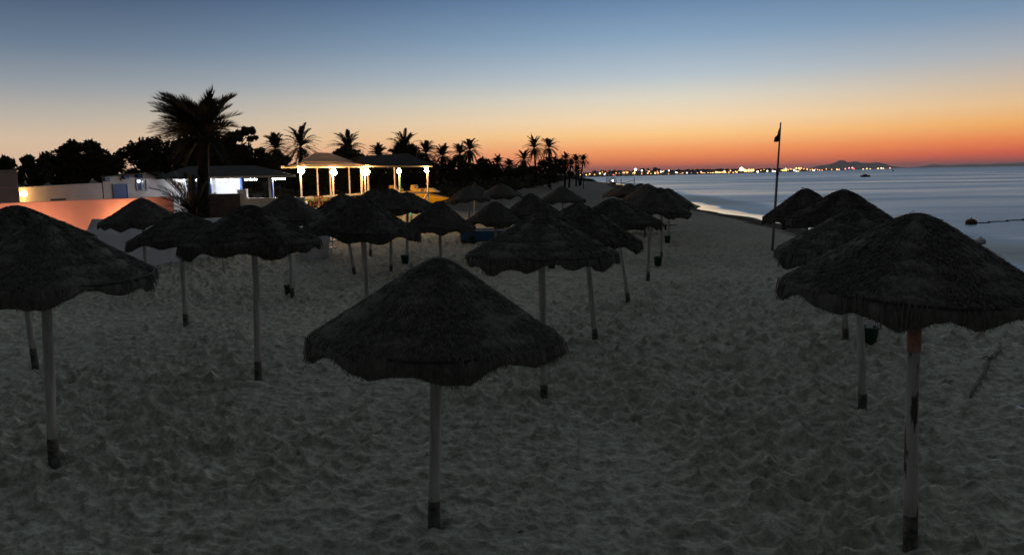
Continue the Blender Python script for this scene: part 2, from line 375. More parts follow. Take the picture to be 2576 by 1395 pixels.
hh = mathn('ADD', mathn('MULTIPLY', nz(1.0, 4, .6, mp_(.35, 1.0, .15)), .6), mathn('MULTIPLY', nz(1.0, 3, .6, mp_(.10, .25, -.1)), 1.2))
nt.links.new(hh, bp.inputs['Height'])
# swell rolling in towards the beach: steeper faces look south
at4 = nt.nodes.new('ShaderNodeAttribute'); at4.attribute_name = 'swell'
tl = mathn('MULTIPLY', mathn('MAXIMUM', mathn('ADD', mathn('MULTIPLY', band, -.26), .225), .03), at4.outputs['Fac'])
cx_ = nt.nodes.new('ShaderNodeCombineXYZ'); nt.links.new(mathn('MULTIPLY', tl, -.25), cx_.inputs[0]); nt.links.new(mathn('MULTIPLY', tl, -1.0), cx_.inputs[1])
va = nt.nodes.new('ShaderNodeVectorMath'); va.operation = 'ADD'; nt.links.new(bp.outputs[0], va.inputs[0]); nt.links.new(cx_.outputs[0], va.inputs[1])
vn = nt.nodes.new('ShaderNodeVectorMath'); vn.operation = 'NORMALIZE'; nt.links.new(va.outputs[0], vn.inputs[0]); nt.links.new(vn.outputs[0], b.inputs['Normal'])
nt.links.new(mathn('MULTIPLY', mathn('SUBTRACT', 1.0, at3.outputs['Fac'], clamp=True), .22), bp.inputs['Strength'])
wr = np.concatenate([np.arange(8, 130, .8), 130 * 1.045 ** np.arange(0, 124)]); wr = wr[wr < 30000]
wa = np.radians(np.concatenate([np.linspace(-75, -5, 30)[:-1], np.linspace(-5, 42, 190), np.linspace(42, 150, 40)[1:]]))
WA, WD = np.meshgrid(wa, wr); WX = WD * np.sin(WA); WY = WD * np.cos(WA)
V = np.stack([WX, WY, np.full_like(WX, SEA_Z)], -1).reshape(-1, 3); nr, nc = WX.shape
i, j = np.meshgrid(np.arange(nr - 1), np.arange(nc - 1), indexing='ij')
Fq = np.stack([i * nc + j, (i + 1) * nc + j, (i + 1) * nc + j + 1, i * nc + j + 1], -1).reshape(-1, 4)
me = npmesh('sea', V, Fq[:, ::-1], True)
sd = WX - (shore(WY) + .5 * np.sin(WY * .21) + .3 * np.sin(WY * .57))
at_ = me.attributes.new('shallow', 'FLOAT', 'POINT'); at_.data.foreach_set('value', (np.clip(1 - sd / 4.0, 0, 1) * (WY < 380)).astype(np.float32).ravel())
at_ = me.attributes.new('swell', 'FLOAT', 'POINT'); at_.data.foreach_set('value', (np.interp(sd, [0, 1.8, 2.9, 6.5, 9.5, 15, 80], [.15, .15, 1.5, 1.4, .5, .55, .85]) + .55 * sm(150, 1500, sd)).astype(np.float32).ravel())
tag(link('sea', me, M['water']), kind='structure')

# ---------------------------------------------------------------- beach umbrellas
UG = 'thatched parasols on the beach'
def umbrella(apex, base, half, rim_y, label, tilt=0.0, knob=.05, flaky=False, loop=0.0, ez=None):
    """apex, base: measured photo points; half: rim half width in photo px; rim_y: rim height in the photo"""
    p = onground(*base); dist = p.y
    a = at(apex[0], apex[1], dist)
    rz = at(apex[0], rim_y, dist).z
    Rr = half / F_PX * (dist / math.cos(PITCH)) * .985
    seed = int(apex[0] * 7 + apex[1]); rg_ = np.random.default_rng(seed)
    root = empty('beach_umbrella', p, label, 'beach umbrella', UG)
    POLE_BASES.append((p.x, p.y))
    ax = Vector((a.x, a.y, a.z)) - p
    top = ax - Vector((0, 0, .10))
    near = dist < 13; n = 14 if near else 10
    bend = Vector((rg_.normal(0, .018), rg_.normal(0, .018), 0))
    pr = .058
    def pp(t): return top * t + bend * math.sin(math.pi * t) * (1 + .4 * math.sin(5 * t + seed))
    fh = min(.30, .088 * top.z) * (.85 + .4 * rg_.random())
    t0 = fh / top.z
    ts = [t0 + (1 - t0) * k / 9 for k in range(10)]
    MB().tube([pp(t) for t in ts], [pr * (1.05 - .22 * t + .05 * math.sin(9 * t + seed)) for t in ts], n).build('pole', M['flaky'] if flaky else M['pole'], root, True)
    MB().tube([pp(-.12), pp(t0 * .5), pp(t0 * .97), pp(t0 + .004)], [pr * 1.08, pr * 1.07, pr * 1.06, pr * 1.01], n).build('pole_foot', M['tar'], root, True)
    if flaky:
        MB().tube([pp(.62), pp(.66), pp(.70)], [pr * .985, pr * .98, pr * .97], n).build('painted_band', M['redpaint'], root, True)
    # thatch
    rzl = rz - p.z; H = ax.z - rzl
    axis = lambda t: Vector((top.x, top.y, 0)) * (rzl / top.z) * t + Vector((ax.x, ax.y, 0)) * (1 - t)
    nt_, ns = (30, 120) if near else ((18, 72) if dist < 28 else (12, 48))
    ns_sc = int(rg_.integers(9, 13)); ph = rg_.random(4) * 6.28
    th = np.linspace(0, 2 * np.pi, ns, endpoint=False)
    Rth = Rr * (.96 + .035 * np.sin(3 * th + ph[0]) + .018 * np.sin(7 * th + ph[1]))
    if loop: Rth = Rth * (1 - loop * np.exp(-((np.mod(th + .25, 2 * np.pi) - .5) / .4) ** 2))
    fr = (.105 + .045 * np.sin(ns_sc * th + ph[2]) + .05 * np.sin(4 * th + ph[3])) * (Rr / 1.25) + .06
    dz = tilt * np.cos(th)                                  # the canopy sits a little askew
    prof = []
    for k in range(nt_ + 1):
        t = k / nt_; prof.append((t, H * (1 - (t ** 1.0)) - .0))
    V = []
    tt = np.linspace(0, 1, nt_ + 1)
    def zc(t):      # rounded crown, faint sag half way
        return H * (1 - np.sqrt(t * t + .017) / math.sqrt(1.017)) - .02 * H * np.sin(np.pi * np.clip(t, 0, 1))
    zscale = H / float(zc(np.array(0.0)))
    lump = lambda t: (.006 * np.sin(34 * t + ph[0] + .6 * np.sin(3 * th + ph[2])) + .010 * np.sin(3 * th + ph[1] + 4 * t) * np.sin(5 * t + ph[3]) + .008 * np.sin(7 * th + ph[3])) * (Rr / 1.2)
    for t in tt:
        nzv = lump(t) + rg_.normal(0, .004, ns)
        rr = Rth * (t if t > 0 else 1e-3) + nzv * .5 * min(1, 4 * t)
        z = rzl + zc(t) * zscale + nzv * min(1, 4 * t) + dz * t
        c = axis(t); V.append(np.stack([c.x + rr * np.cos(th), c.y + rr * np.sin(th), z], -1))
    for kz, kr in ((.15, 1.014), (.4, 1.030), (.75, 1.034), (1.0, 1.015)):
        c = axis(1); V.append(np.stack([c.x + Rth * kr * np.cos(th), c.y + Rth * kr * np.sin(th), rzl + dz - fr * kz + rg_.normal(0, .008, ns)], -1))
    for kr, up in ((.90, .3), (.5, .62), (.08, .92)):
        c = axis(1); V.append(np.stack([c.x + Rth * kr * np.cos(th), c.y + Rth * kr * np.sin(th), rzl + dz * kr + zc(kr) * zscale - .13 + 0 * th], -1))
    nrr = len(V); V = np.concatenate(V); i, j = np.meshgrid(np.arange(nrr - 1), np.arange(ns), indexing='ij'); jn = (j + 1) % ns
    Fq = np.stack([i * ns + j, (i + 1) * ns + j, (i + 1) * ns + jn, i * ns + jn], -1).reshape(-1, 4)
    # straw blades
    nb = 26000 if dist < 9 else (15000 if dist < 13 else (6500 if dist < 20 else (2200 if dist < 34 else 700)))
    nf = nb // 11
    t = np.sqrt(rg_.random(nb)) * .99; t[:nf] = 1.0; a_ = rg_.random(nb) * 2 * np.pi
    t[nf:nf + nb // 10] = rg_.random(nb // 10) * .25
    Ri = np.interp(a_, np.append(th, 2 * np.pi), np.append(Rth, Rth[0])); fri = np.interp(a_, np.append(th, 2 * np.pi), np.append(fr, fr[0]))
    cx = np.array([axis(q).x for q in (0, 1)]); cy = np.array([axis(q).y for q in (0, 1)])
    ox = cx[0] + (cx[1] - cx[0]) * t; oy = cy[0] + (cy[1] - cy[0]) * t
    P0 = np.stack([ox + Ri * t * np.cos(a_), oy + Ri * t * np.sin(a_), rzl + zc(t) * zscale + tilt * np.cos(a_) * t], -1)
    sl = H / Rr
    Ld = (rg_.random(nb) * .05 + .025) * (1 if dist < 13 else 1.6)
    hang = np.zeros(nb); hang[:nf] = 1
    da = rg_.normal(0, .35, nb)
    dirr = np.stack([np.cos(a_ + da), np.sin(a_ + da), -sl * (.75 + .35 * rg_.random(nb))], -1)
    hd = np.stack([.30 * np.cos(a_ + da * 2), .30 * np.sin(a_ + da * 2), -1 + 0 * a_], -1)
    dirr = np.where(hang[:, None] > 0, hd, dirr); dirr /= np.linalg.norm(dirr, axis=1)[:, None]
    Ld = np.where(hang > 0, fri * (.90 + .15 * rg_.random(nb)), Ld)
    lift = rg_.random(nb) * .007; lift[nf:] += (rg_.random(nb - nf) < .012) * rg_.random(nb - nf) * .035
    P0[:, 2] += lift * (1 - hang) - .01 * hang; P0[:, :2] += hang[:, None] * np.stack([np.cos(a_), np.sin(a_)], -1) * rg_.normal(0, .02, nb)[:, None]
    side = np.cross(dirr, np.array([0, 0, 1.0])) + rg_.normal(0, .25, (nb, 3)); side /= np.linalg.norm(side, axis=1)[:, None]
    wd = ((.003 + .004 * rg_.random(nb)) * (1 if dist < 9 else (1.5 if dist < 13 else (2.4 if dist < 25 else 4))))[:, None]
    P1 = P0 + dirr * Ld[:, None]; P1[:, 2] += (1 - hang) * rg_.random(nb) * .02
    B = np.stack([P0 - side * wd, P0 + side * wd, P1 + side * wd * .35, P1 - side * wd * .35], 1).reshape(-1, 3)
    n0 = len(V); Fb = n0 + np.arange(nb * 4).reshape(-1, 4)
    me = npmesh('canopy', np.vstack([V, B]), np.vstack([Fq, Fb]), False)
    sm_ = np.zeros(len(me.polygons), bool); sm_[:len(Fq)] = True; me.polygons.foreach_set('use_smooth', sm_)
    link('canopy', me, M['thatch'] if dist < 12.5 else M['thatch_unhazed'], root)
    if dist < 34:
        c = axis(1)
        hp = [Vector((c.x + Rr * .952 * math.cos(q), c.y + Rr * .952 * math.sin(q), rzl - .012 + tilt * math.cos(q) + .012 * math.sin(3 * q + ph[0]))) for q in np.linspace(0, 2 * np.pi, 41)]
        MB().tube(hp, .011 if dist < 13 else .014, 6, False).build('hoop', M['wire'], root, True)
    return root, p, Rr, rzl

U = [
 ((1105, 650), (1092, 1310), 322, 832, 'nearest thatched parasol in the middle, its dark footed pole whole in view', dict(loop=.085)),
 ((2310, 537), (2290, 1368), 330, 722, 'large thatched parasol at the right edge on a flaking pole with a red band', dict(flaky=True)),
 ((118, 553), (136, 1163), 256, 700, 'big thatched parasol cut by the left edge, on a thick pale pole', dict(loop=.085)),
 ((40, 517), (88, 915), 176, 596, 'thatched parasol just behind the big left edge one, on a thin leaning pole', dict(loop=.085)),
 ((1358, 538), (1369, 1003), 192, 632, 'broad thatched parasol right behind the nearest middle one, overlapping its right shoulder', dict(loop=.085)),
 ((2150, 528), (2170, 1025), 202, 632, 'thatched parasol half hidden by the large right one, its brim touching the flagpole foot', {}),
 ((2124, 477), (2127, 855), 146, 560, 'thatched parasol with the right of two peaks seen against the sea by the flagpole', {}),
 ((2027, 474), (2034, 748), 107, 546, 'thatched parasol whose ragged brim crosses the flagpole, left of two peaks against the sea', {}),
 ((1456, 512), (1498, 857), 150, 596, 'thatched parasol on a leaning pole right of the broad middle one', {}),
 ((1542, 499), (1581, 763), 116, 556, 'thatched parasol with scalloped brim on a thin leaning dark footed pole, right of centre', {}),
 ((1644, 474), (1630, 705), 94, 528, 'thatched parasol on a straight pale pole, in the bunch left of the open beach', {}),
 ((1661, 472), (1664, 650), 74, 512, 'thatched parasol on a pale pole with a reddish top beside a green bin', {}),
 ((1680, 473), (1682, 604), 62, 511, 'thatched parasol at the sea end of the bunch, its brim tip over the waterline', {}),
 ((1628, 462), (1622, 592), 60, 494, 'thatched parasol with the right of three low peaks below the volleyball net', {}),
 ((1612, 461), (1597, 572), 48, 486, 'thatched parasol with the middle of three low peaks below the volleyball net', {}),
 ((1584, 461), (1580, 574), 50, 486, 'thatched parasol with the left of three low peaks, on a lit yellowish pole', {}),
 ((355, 498), (372, 733), 101, 556, 'thatched parasol peaking against the glowing pink wall', {}),
 ((453, 533), (468, 817), 132, 596, 'thatched parasol left of the white wall gap, its pole leaning over the grey wall foot', {}),
 ((627, 516), (650, 955), 178, 606, 'wide thatched parasol on a long leaning pole in the left middle of the sand', dict(loop=.085)),
 ((720, 490), (736, 749), 106, 548, 'thatched parasol peaking below the white bar counter', {}),
 ((858, 488), (892, 690), 86, 530, 'thatched parasol peaking before the white pavilion posts, on a curved leaning pole', {}),
 ((907, 495), (931, 853), 145, 575, 'low wide thatched parasol with a thick dark pole, left behind the nearest one', {}),
 ((936, 477), (932, 640), 70, 516, 'thatched parasol peaking under the middle globe lamp of the pavilion', {}),
 ((982, 474), (984, 683), 84, 522, 'thatched parasol peaking before the yellow pedal boat, left of two', {}),
 ((1025, 483), (1024, 655), 76, 516, 'thatched parasol with a green bin at its foot, peaking before the yellow pedal boat', {}),
 ((1104, 506), (1110, 688), 88, 568, 'thatched parasol peaking just above the tip of the nearest one', {}),
 ((1246, 507), (1248, 651), 76, 554, 'thatched parasol over the blue boat with white rails', {}),
 ((1178, 468), (1181, 606), 58, 500, 'thatched parasol on a thin pale pole before the lit orange bank', {}),
 ((1196, 464), (1193, 578), 46, 488, 'thatched parasol mostly behind another at the lit orange bank, on a yellowish pole', {}),
 ((1261, 462), (1252, 598), 58, 490, 'thatched parasol high on the bank side, right of the lit orange bank', {}),
 ((1334, 486), (1338, 645), 74, 536, 'dark thatched parasol above the tip of the broad middle one', {}),
 ((1414, 468), (1421, 600), 58, 502, 'thatched parasol with a faint lit left edge, far behind the broad middle one', {}),
 ((1562, 466), (1571, 572), 46, 488, 'low thatched parasol at the left end of the far bunch by the dune beach', {}),
]
for a_, b_, h_, ry, lab, kw in U:
    umbrella(a_, b_, h_, ry, lab, tilt=random.uniform(-.085, .085), **kw)

# ---------------------------------------------------------------- finish ground now that the poles stand
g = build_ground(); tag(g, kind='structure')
nv = len(g.data.vertices); co_ = np.empty(nv * 3, np.float32); g.data.vertices.foreach_get('co', co_); co_ = co_.reshape(-1, 3)
sfoot = foot(co_[:, 1]) - co_[:, 0]; at_ = g.data.attributes.new('cover', 'FLOAT', 'POINT')
at_.data.foreach_set('value', (sm(0, 6, sfoot) * .75 * sm(56, 66, co_[:, 1]) + .28 * sm(1, 5, sfoot) * sm(48, 56, co_[:, 1])).astype(np.float32))
at_ = g.data.attributes.new('far_shade', 'FLOAT', 'POINT'); at_.data.foreach_set('value', (.45 * sm(16, 36, co_[:, 1]) + .42 * sm(40, 90, co_[:, 1])).astype(np.float32))  # painted shade: sand darkens with distance like the shaded sides of footprints
q = co_[:, 0] - shore(co_[:, 1]); at_ = g.data.attributes.new('weed', 'FLOAT', 'POINT')
at_.data.foreach_set('value', (np.exp(-((q + 2.2) / 2.4) ** 2) * .88).astype(np.float32))

# ---------------------------------------------------------------- leaves, trees, palms
def cards(centres, radii, per, size, seed, flat=.8):
    r_ = np.random.default_rng(seed); out = []
    for c, rad in zip(centres, radii):
        n = int(per)
        d = r_.normal(size=(n, 3)); d /= np.linalg.norm(d, axis=1)[:, None]
        rr = rad * (r_.random(n) ** .42)[:, None] * (1 + .16 * np.sin(d[:, :1] * 5 + seed) + .14 * np.sin(d[:, 2:] * 7 + seed * 2))
        p = np.array(c) + d * rr * np.array([1, 1, flat])
        x = r_.normal(size=(n, 3)); x /= np.linalg.norm(x, axis=1)[:, None]
        y = np.cross(x, r_.normal(size=(n, 3))); y /= np.linalg.norm(y, axis=1)[:, None]
        s = size * (.5 + r_.random(n))[:, None]
        out.append(np.stack([p - x * s, p - y * s * .5, p + x * s, p + y * s * .5], 1).reshape(-1, 3))
    return np.concatenate(out)
def cardmesh(name, V): return npmesh(name, V, np.arange(len(V)).reshape(-1, 4))
def tree(lumps, Y, base, label, cat='tree', name='tree', per=520, size=.17, leaf='leaf', group=None, trunkr=.16, depth=.35):
    bp_ = at(base[0], base[1], Y); bz = gz(bp_.x, Y); bp_ = Vector((bp_.x, Y, bz))
    root = empty(name, bp_, label, cat, group)
    r_ = random.Random(int(lumps[0][0] * 3 + Y)); cs = []; rs = []
    for (x, y, rad) in lumps:
        rr = rad / F_PX * Y; c = at(x, y, Y) + Vector((0, r_.uniform(-1, 1) * depth * 3, 0)); cs.append(c - bp_); rs.append(rr * .95)
    mb = MB()
    fork = Vector((0, 0, max(.5, .45 * np.mean([c.z for c in cs]))))
    mb.tube([(0, 0, -.2), fork * .5 + Vector((.06, 0, 0)), fork], [trunkr * 1.3, trunkr, trunkr * .8], 9)
    for c in cs:
        midp = fork * .4 + c * .6 + Vector((r_.uniform(-.2, .2), r_.uniform(-.2, .2), .1))
        mb.tube([fork, midp, c + Vector((0, 0, .3 * rs[0]))], [trunkr * .55, trunkr * .3, trunkr * .1], 6)
    mb.build('trunk', M['bark'], root, True)
    mean = sum(rs) / len(rs)
    V = np.concatenate([cards([c], [r2], max(60, per * (r2 / mean) ** 1.6), size, int(c.x * 50 + c.z * 31) % 997 + 1) for c, r2 in zip(cs, rs)])
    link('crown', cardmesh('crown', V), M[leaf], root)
    return root
tree([(5, 412, 18), (26, 414, 13), (14, 430, 22), (-20, 415, 26), (28, 400, 8), (35, 440, 14), (10, 450, 18)], 62, (10, 470), 'small dark tree with ragged top at the far left edge')
tree([(72, 403, 13), (88, 400, 9), (68, 420, 17), (95, 424, 20), (112, 408, 8), (60, 432, 14), (80, 436, 20), (55, 450, 18), (90, 454, 20), (120, 440, 18)], 60, (80, 470), 'thin topped dark tree between the left edge and the rounded pine')
tree([(165, 384, 26), (198, 370, 22), (228, 371, 24), (252, 388, 24), (130, 404, 26), (185, 405, 40), (232, 408, 40), (274, 408, 22), (150, 425, 36), (210, 430, 36), (120, 445, 22), (160, 452, 26), (210, 455, 26), (255, 440, 26)], 66, (195, 475), 'broad rounded dark pine above the low long wall', per=800)
tree([(300, 388, 20), (330, 373, 20), (358, 362, 20), (384, 358, 18), (345, 395, 34), (398, 390, 40), (432, 378, 36), (300, 415, 28), (370, 420, 40), (270, 425, 26), (420, 420, 40), (280, 444, 20), (320, 440, 24)], 70, (360, 475), 'dark lumpy tree behind the blue door house, left of the tall palm', per=700)
tree([(560, 402, 28), (586, 374, 19), (616, 331, 12), (632, 329, 10), (602, 343, 15), (576, 350, 20), (628, 349, 7), (640, 346, 5), (560, 432, 26), (588, 412, 11), (548, 372, 26), (598, 395, 7), (584, 426, 9)], 64, (560, 480), 'open branched dark pine with sky gaps, right of the tall palm', per=480)
tree([(625, 377, 19), (648, 386, 19), (608, 400, 24), (662, 404, 24), (640, 420, 30), (605, 425, 26), (670, 420, 22), (630, 400, 24)], 75, (635, 470), 'compact dark tree behind the bar roof, right of the open pine')
tree([(472, 400, 38), (512, 410, 40), (545, 400, 34), (480, 430, 34), (530, 432, 34), (500, 345, 38), (470, 350, 28), (538, 350, 32), (520, 325, 24), (450, 390, 30), (565, 376, 26), (455, 420, 30), (560, 410, 30), (500, 390, 36)], 68, (505, 475), 'dense dark tree behind the tall palm trunk')
tree([(694, 398, 18), (676, 404, 16), (722, 402, 12), (686, 412, 24), (712, 420, 22), (736, 430, 22), (668, 425, 22), (760, 440, 20)], 72, (710, 475), 'low dark bushy tree between the bar roof and the white pavilion')
BG = 'dark bushes behind the pavilion'
for lum, Y, base, lab in (
  ([(785, 436, 26), (812, 440, 26), (765, 450, 26), (840, 446, 26), (800, 465, 34), (735, 450, 26), (760, 475, 28), (840, 480, 30)], 70, (800, 490), 'dark bush seen between the two left lamps of the white pavilion'),
  ([(874, 384, 26), (852, 394, 20), (892, 392, 22), (870, 412, 30), (845, 418, 26), (900, 420, 28), (850, 445, 30), (885, 455, 36), (915, 445, 28), (900, 480, 32)], 76, (880, 490), 'dark bush seen between the middle lamps of the pavilion'),
  ([(940, 412, 26), (968, 406, 22), (955, 440, 36), (925, 450, 30), (985, 436, 32), (950, 470, 34), (990, 470, 30)], 84, (955, 480), 'dark bush behind the left half of the dark roofed shelter'),
  ([(1016, 368, 22), (998, 380, 18), (1034, 378, 20), (1018, 392, 26), (1052, 400, 18), (1035, 405, 24), (1000, 405, 22), (1020, 420, 30), (1050, 420, 28), (1085, 420, 24), (1035, 445, 34), (1075, 445, 32), (1060, 470, 30)], 88, (1045, 480), 'dark bush behind the right half of the dark roofed shelter'),
  ([(1130, 418, 22), (1155, 406, 20), (1172, 422, 20), (1140, 438, 26), (1108, 424, 22), (1090, 440, 24), (1185, 436, 22), (1160, 440, 24)], 100, (1140, 470), 'dark bush right of the shelter below the first tall palms'),
  ([(1214, 409, 20), (1235, 422, 17), (1198, 424, 20), (1222, 434, 24), (1255, 432, 18), (1280, 434, 16), (1300, 436, 14), (1320, 432, 16)], 112, (1215, 465), 'rounded dark bush alone right of the tall thin palm pair'),
  ([(1386, 407, 20), (1402, 424, 18), (1370, 424, 17), (1418, 428, 15), (1385, 436, 22), (1350, 428, 18), (1330, 430, 16), (1308, 426, 16), (1290, 432, 14), (1364, 412, 14), (1408, 408, 14), (1436, 438, 12)], 140, (1385, 460), 'dense dark bush below the tallest far palms')):
    tree(lum, Y, base, lab, 'bush', 'bush', group=BG, per=420, size=.2, trunkr=.1)

def frond(P, tip, L, nl, lw, ll, r_, V, sag=.25):
    """arched rachis from P to tip with two rows of leaflets"""
    P = Vector(P); tip = Vector(tip); n = 10; D_ = tip - P
    up = Vector((0, 0, 1)) * (D_.length * sag)
    pts = [P + D_ * t + up * (4 * t * (1 - t)) * .5 for t in [k / n for k in range(n + 1)]]
    for k in range(n):
        d = (pts[k + 1] - pts[k]).normalized(); s = d.cross(Vector((0, 0, 1)))
        s = s.normalized() if s.length > .05 else Vector((1, 0, 0)); w_ = lw * 1.1 * (1 - k / n) + .006
        V += [pts[k] - s * w_, pts[k] + s * w_, pts[k + 1] + s * w_ * .85, pts[k + 1] - s * w_ * .85]
    for i in range(nl):
        t = .14 + .86 * (i + r_.random()) / nl; f = t * n; k = min(n - 1, int(f)); p = pts[k].lerp(pts[k + 1], f - k)
        d = (pts[k + 1] - pts[k]).normalized(); s = d.cross(Vector((0, 0, 1)))
        s = s.normalized() if s.length > .05 else Vector((1, 0, 0)); u = s.cross(d)
        prof = ll * (.45 + .9 * math.sin(math.pi * min(1, .18 + .78 * t))) * (.8 + .4 * r_.random())
        for sg in (-1, 1):
            dd = (d * (.75 + .25 * t) + s * sg * (.72 - .3 * t) + u * (.30 + .2 * r_.random()) - Vector((0, 0, .12))).normalized()
            e = p + dd * prof; wv = dd.cross(u).normalized() * lw
            V += [p - wv * .5, p + wv * .5, p + dd * prof * .55 + wv, e]
def palm(cen, base_y, Y, L, label, nf=30, nl=20, lw=.03, ll=.42, tips=(), seed=1, trunkr=.17, group='palms on the dune', dense=1.0, e0=-.75, name='palm_tree', tx=0.0, rand=True, bz=None):
    C = at(cen[0], cen[1], Y); bx = at(cen[0] + tx, base_y, Y).x
    B = Vector((bx, Y, gz(bx, Y) if bz is None else bz)); r_ = random.Random(seed)
    root = empty(name, B, label, 'palm', group)
    top = C - B
    mb = MB(); k = 14
    pts = [Vector((top.x * (t ** 1.4), 0, -.2 + (top.z + .1) * t)) for t in [i / k for i in range(k + 1)]]
    mb.tube(pts, [trunkr * (1.25 - .35 * i / k + (.12 if i % 2 else 0)) for i in range(k)] + [trunkr * 1.2], 10)
    mb.build('trunk', M['bark'], root, True)
    V = []
    for tp in tips:
        T = at(tp[0], tp[1], Y + r_.uniform(-.6, .6) * (tp[2] if len(tp) > 2 else 1)) - B
        frond(top, T, L, nl, lw, ll, r_, V, .22)
    if rand:
        for i in range(nf):
            az = 2 * math.pi * (i * .381966 + r_.random() * .06); e = e0 + (1.22 - e0) * ((i + .5) / nf) + r_.uniform(-.16, .16)
            l = L * r_.uniform(.82, 1.08)
            drop = .26 * math.cos(e) * l * (.5 + .8 * r_.random())
            T = top + Vector((math.cos(az) * math.cos(e) * l, math.sin(az) * math.cos(e) * l, math.sin(e) * l - drop))
            frond(top, T, l, nl, lw, ll, r_, V, .30 if e > 0 else .2)
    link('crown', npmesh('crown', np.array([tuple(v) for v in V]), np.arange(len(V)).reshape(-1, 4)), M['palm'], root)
    return root
big = [(388, 270), (398, 243), (408, 240), (424, 243), (440, 252), (456, 252), (470, 262), (404, 262), (414, 282), (392, 282), (386, 318), (380, 334), (392, 345), (404, 330), (536, 226), (534, 240), (548, 262), (571, 250), (588, 245), (590, 243), (578, 270), (603, 290),
       (420, 300), (430, 272), (485, 280), (500, 285), (516, 275), (415, 350), (440, 395), (470, 410), (560, 400), (445, 330), (450, 290), (430, 315), (462, 300), (436, 262), (448, 270), (412, 250), (486, 290), (404, 300), (396, 275), (560, 300), (552, 284), (540, 258), (570, 328), (592, 345), (520, 276), (500, 272), (528, 262), (545, 292), (580, 312), (565, 345), (600, 322), (440, 350), (425, 335), (550, 372), (470, 372)]
palm((512, 345), 560, 36.5, 2.4, 'tall windswept palm with ragged fronds in front of the blue and white bar', tips=big + [(x_ + random.uniform(-14, 14), y_ + random.uniform(-10, 14)) for x_, y_ in big if y_ > 238 and x_ < 520], nl=50, lw=.036, ll=.52, seed=3, trunkr=.24, nf=1, group=None, bz=1.0, rand=False)
low = [(376, 475, 2), (390, 437), (400, 436), (412, 440), (398, 470), (410, 490), (440, 436), (462, 440), (480, 446), (425, 455), (448, 462), (400, 500), (415, 520), (430, 535), (500, 450), (520, 462), (540, 490), (470, 470), (550, 515), (445, 500), (460, 520)]
palm((492, 546), 560, 35.6, 1.9, 'low young palm fanning out before the bar at the end of the pink wall', tips=low, nl=36, lw=.026, ll=.34, seed=5, trunkr=.13, nf=10, group=None, e0=.2, name='young_palm', rand=False, bz=.75)
PL = [((693, 374), 470, 74, 1.35, 'bushy palm left of the white pavilion, beside a taller spread one', 30, {}),
      ((757, 369), 470, 76, 1.75, 'spreading palm on a thin trunk right behind the leftmost pavilion lamp', 34, {}),
      ((875, 378), 450, 84, 1.75, 'thick round palm above the white pavilion roof end', 46, dict(e0=-1.1)),
      ((952, 392), 450, 88, 1.1, 'small palm showing above the dark shelter roof, between two round ones', 26, {}),
      ((1018, 376), 450, 88, 1.75, 'thick tufted palm above the dark shelter roof', 46, dict(e0=-1.1)),
      ((1072, 385), 460, 92, 1.45, 'upright palm at the right end of the dark shelter roof', 28, {}),
      ((1113, 392), 460, 100, 1.45, 'small star shaped palm, first right of the shelter', 28, {}),
      ((1157, 388), 460, 112, 1.5, 'shaggy palm leaning against a taller one, right of the shelter', 30, dict(e0=-1.2)),
      ((1182, 377), 460, 110, 1.6, 'tall slim palm right of the shaggy one', 30, {}),
      ((1252, 411), 460, 128, 1.25, 'stubby dark palm alone in the dune gap', 28, dict(e0=-1.2)),
      ((1281, 416), 460, 132, 1.0, 'very small palm in the dune gap, right of the stubby one', 22, {}),
      ((1318, 402), 460, 140, 1.75, 'short starry palm left below the two tallest far palms', 28, {}),
      ((1344, 372), 460, 142, 1.9, 'left of the two tallest far palms, on a long thin trunk', 32, {}),
      ((1381, 372), 460, 145, 1.95, 'right of the two tallest far palms, with long drooping fronds', 30, {}),
      ((1423, 400), 462, 170, 1.5, 'thin palm right of the tallest pair', 22, {}),
      ((1436, 416), 462, 172, 1.4, 'short palm close behind the thin one right of the tallest pair', 20, {}),
      ((1449, 405), 462, 185, 1.6, 'left of the last two palms before the town lights', 24, {}),
      ((1467, 404), 462, 195, 1.6, 'last palm of the row, next to the town lights', 20, {}),
      ((1453, 428), 462, 190, 1.1, 'tiny palm standing under the last two of the row', 18, {})]
for i, (c, by, Y, L, lab, nf, kw) in enumerate(PL):
    kw = dict(dict(e0=random.uniform(-1.25, -.55), tx=random.uniform(-7, 7)), **kw); L *= random.uniform(.93, 1.08)
    palm(c, by, Y, L * 1.32, lab, nf=nf + 12, nl=26, lw=.026 + Y * .00026, ll=.34, seed=20 + i, trunkr=.15 + Y * .0002, **kw)

# low ground cover on the dune: one mass
r_ = np.random.default_rng(31); cs = []; rs = []
for _ in range(2600):
    Y = 52 + 300 * r_.random() ** 1.6; s = 5 + 34 * r_.random() ** 1.3; X = foot(Y) - s
    rad = .25 + .65 * r_.random(); cs.append((X, Y, gz(X, Y) + rad * .25)); rs.append(rad)
for _ in range(380):
    Y = 300 + 55 * r_.random(); X = 33 - 28 * r_.random(); rad = .5 + .9 * r_.random(); cs.append((X, Y, gz(X, Y) + rad * .3)); rs.append(rad)
V = np.concatenate([cards([c], [r2], 34, .13 + c[1] * .0009, k, .6) for k, (c, r2) in enumerate(zip(cs, rs))])
tag(link('dune_scrub', cardmesh('dune_scrub', V), M['scrub']), 'low dark scrub covering the dune behind the beach', 'scrub', kind='stuff')

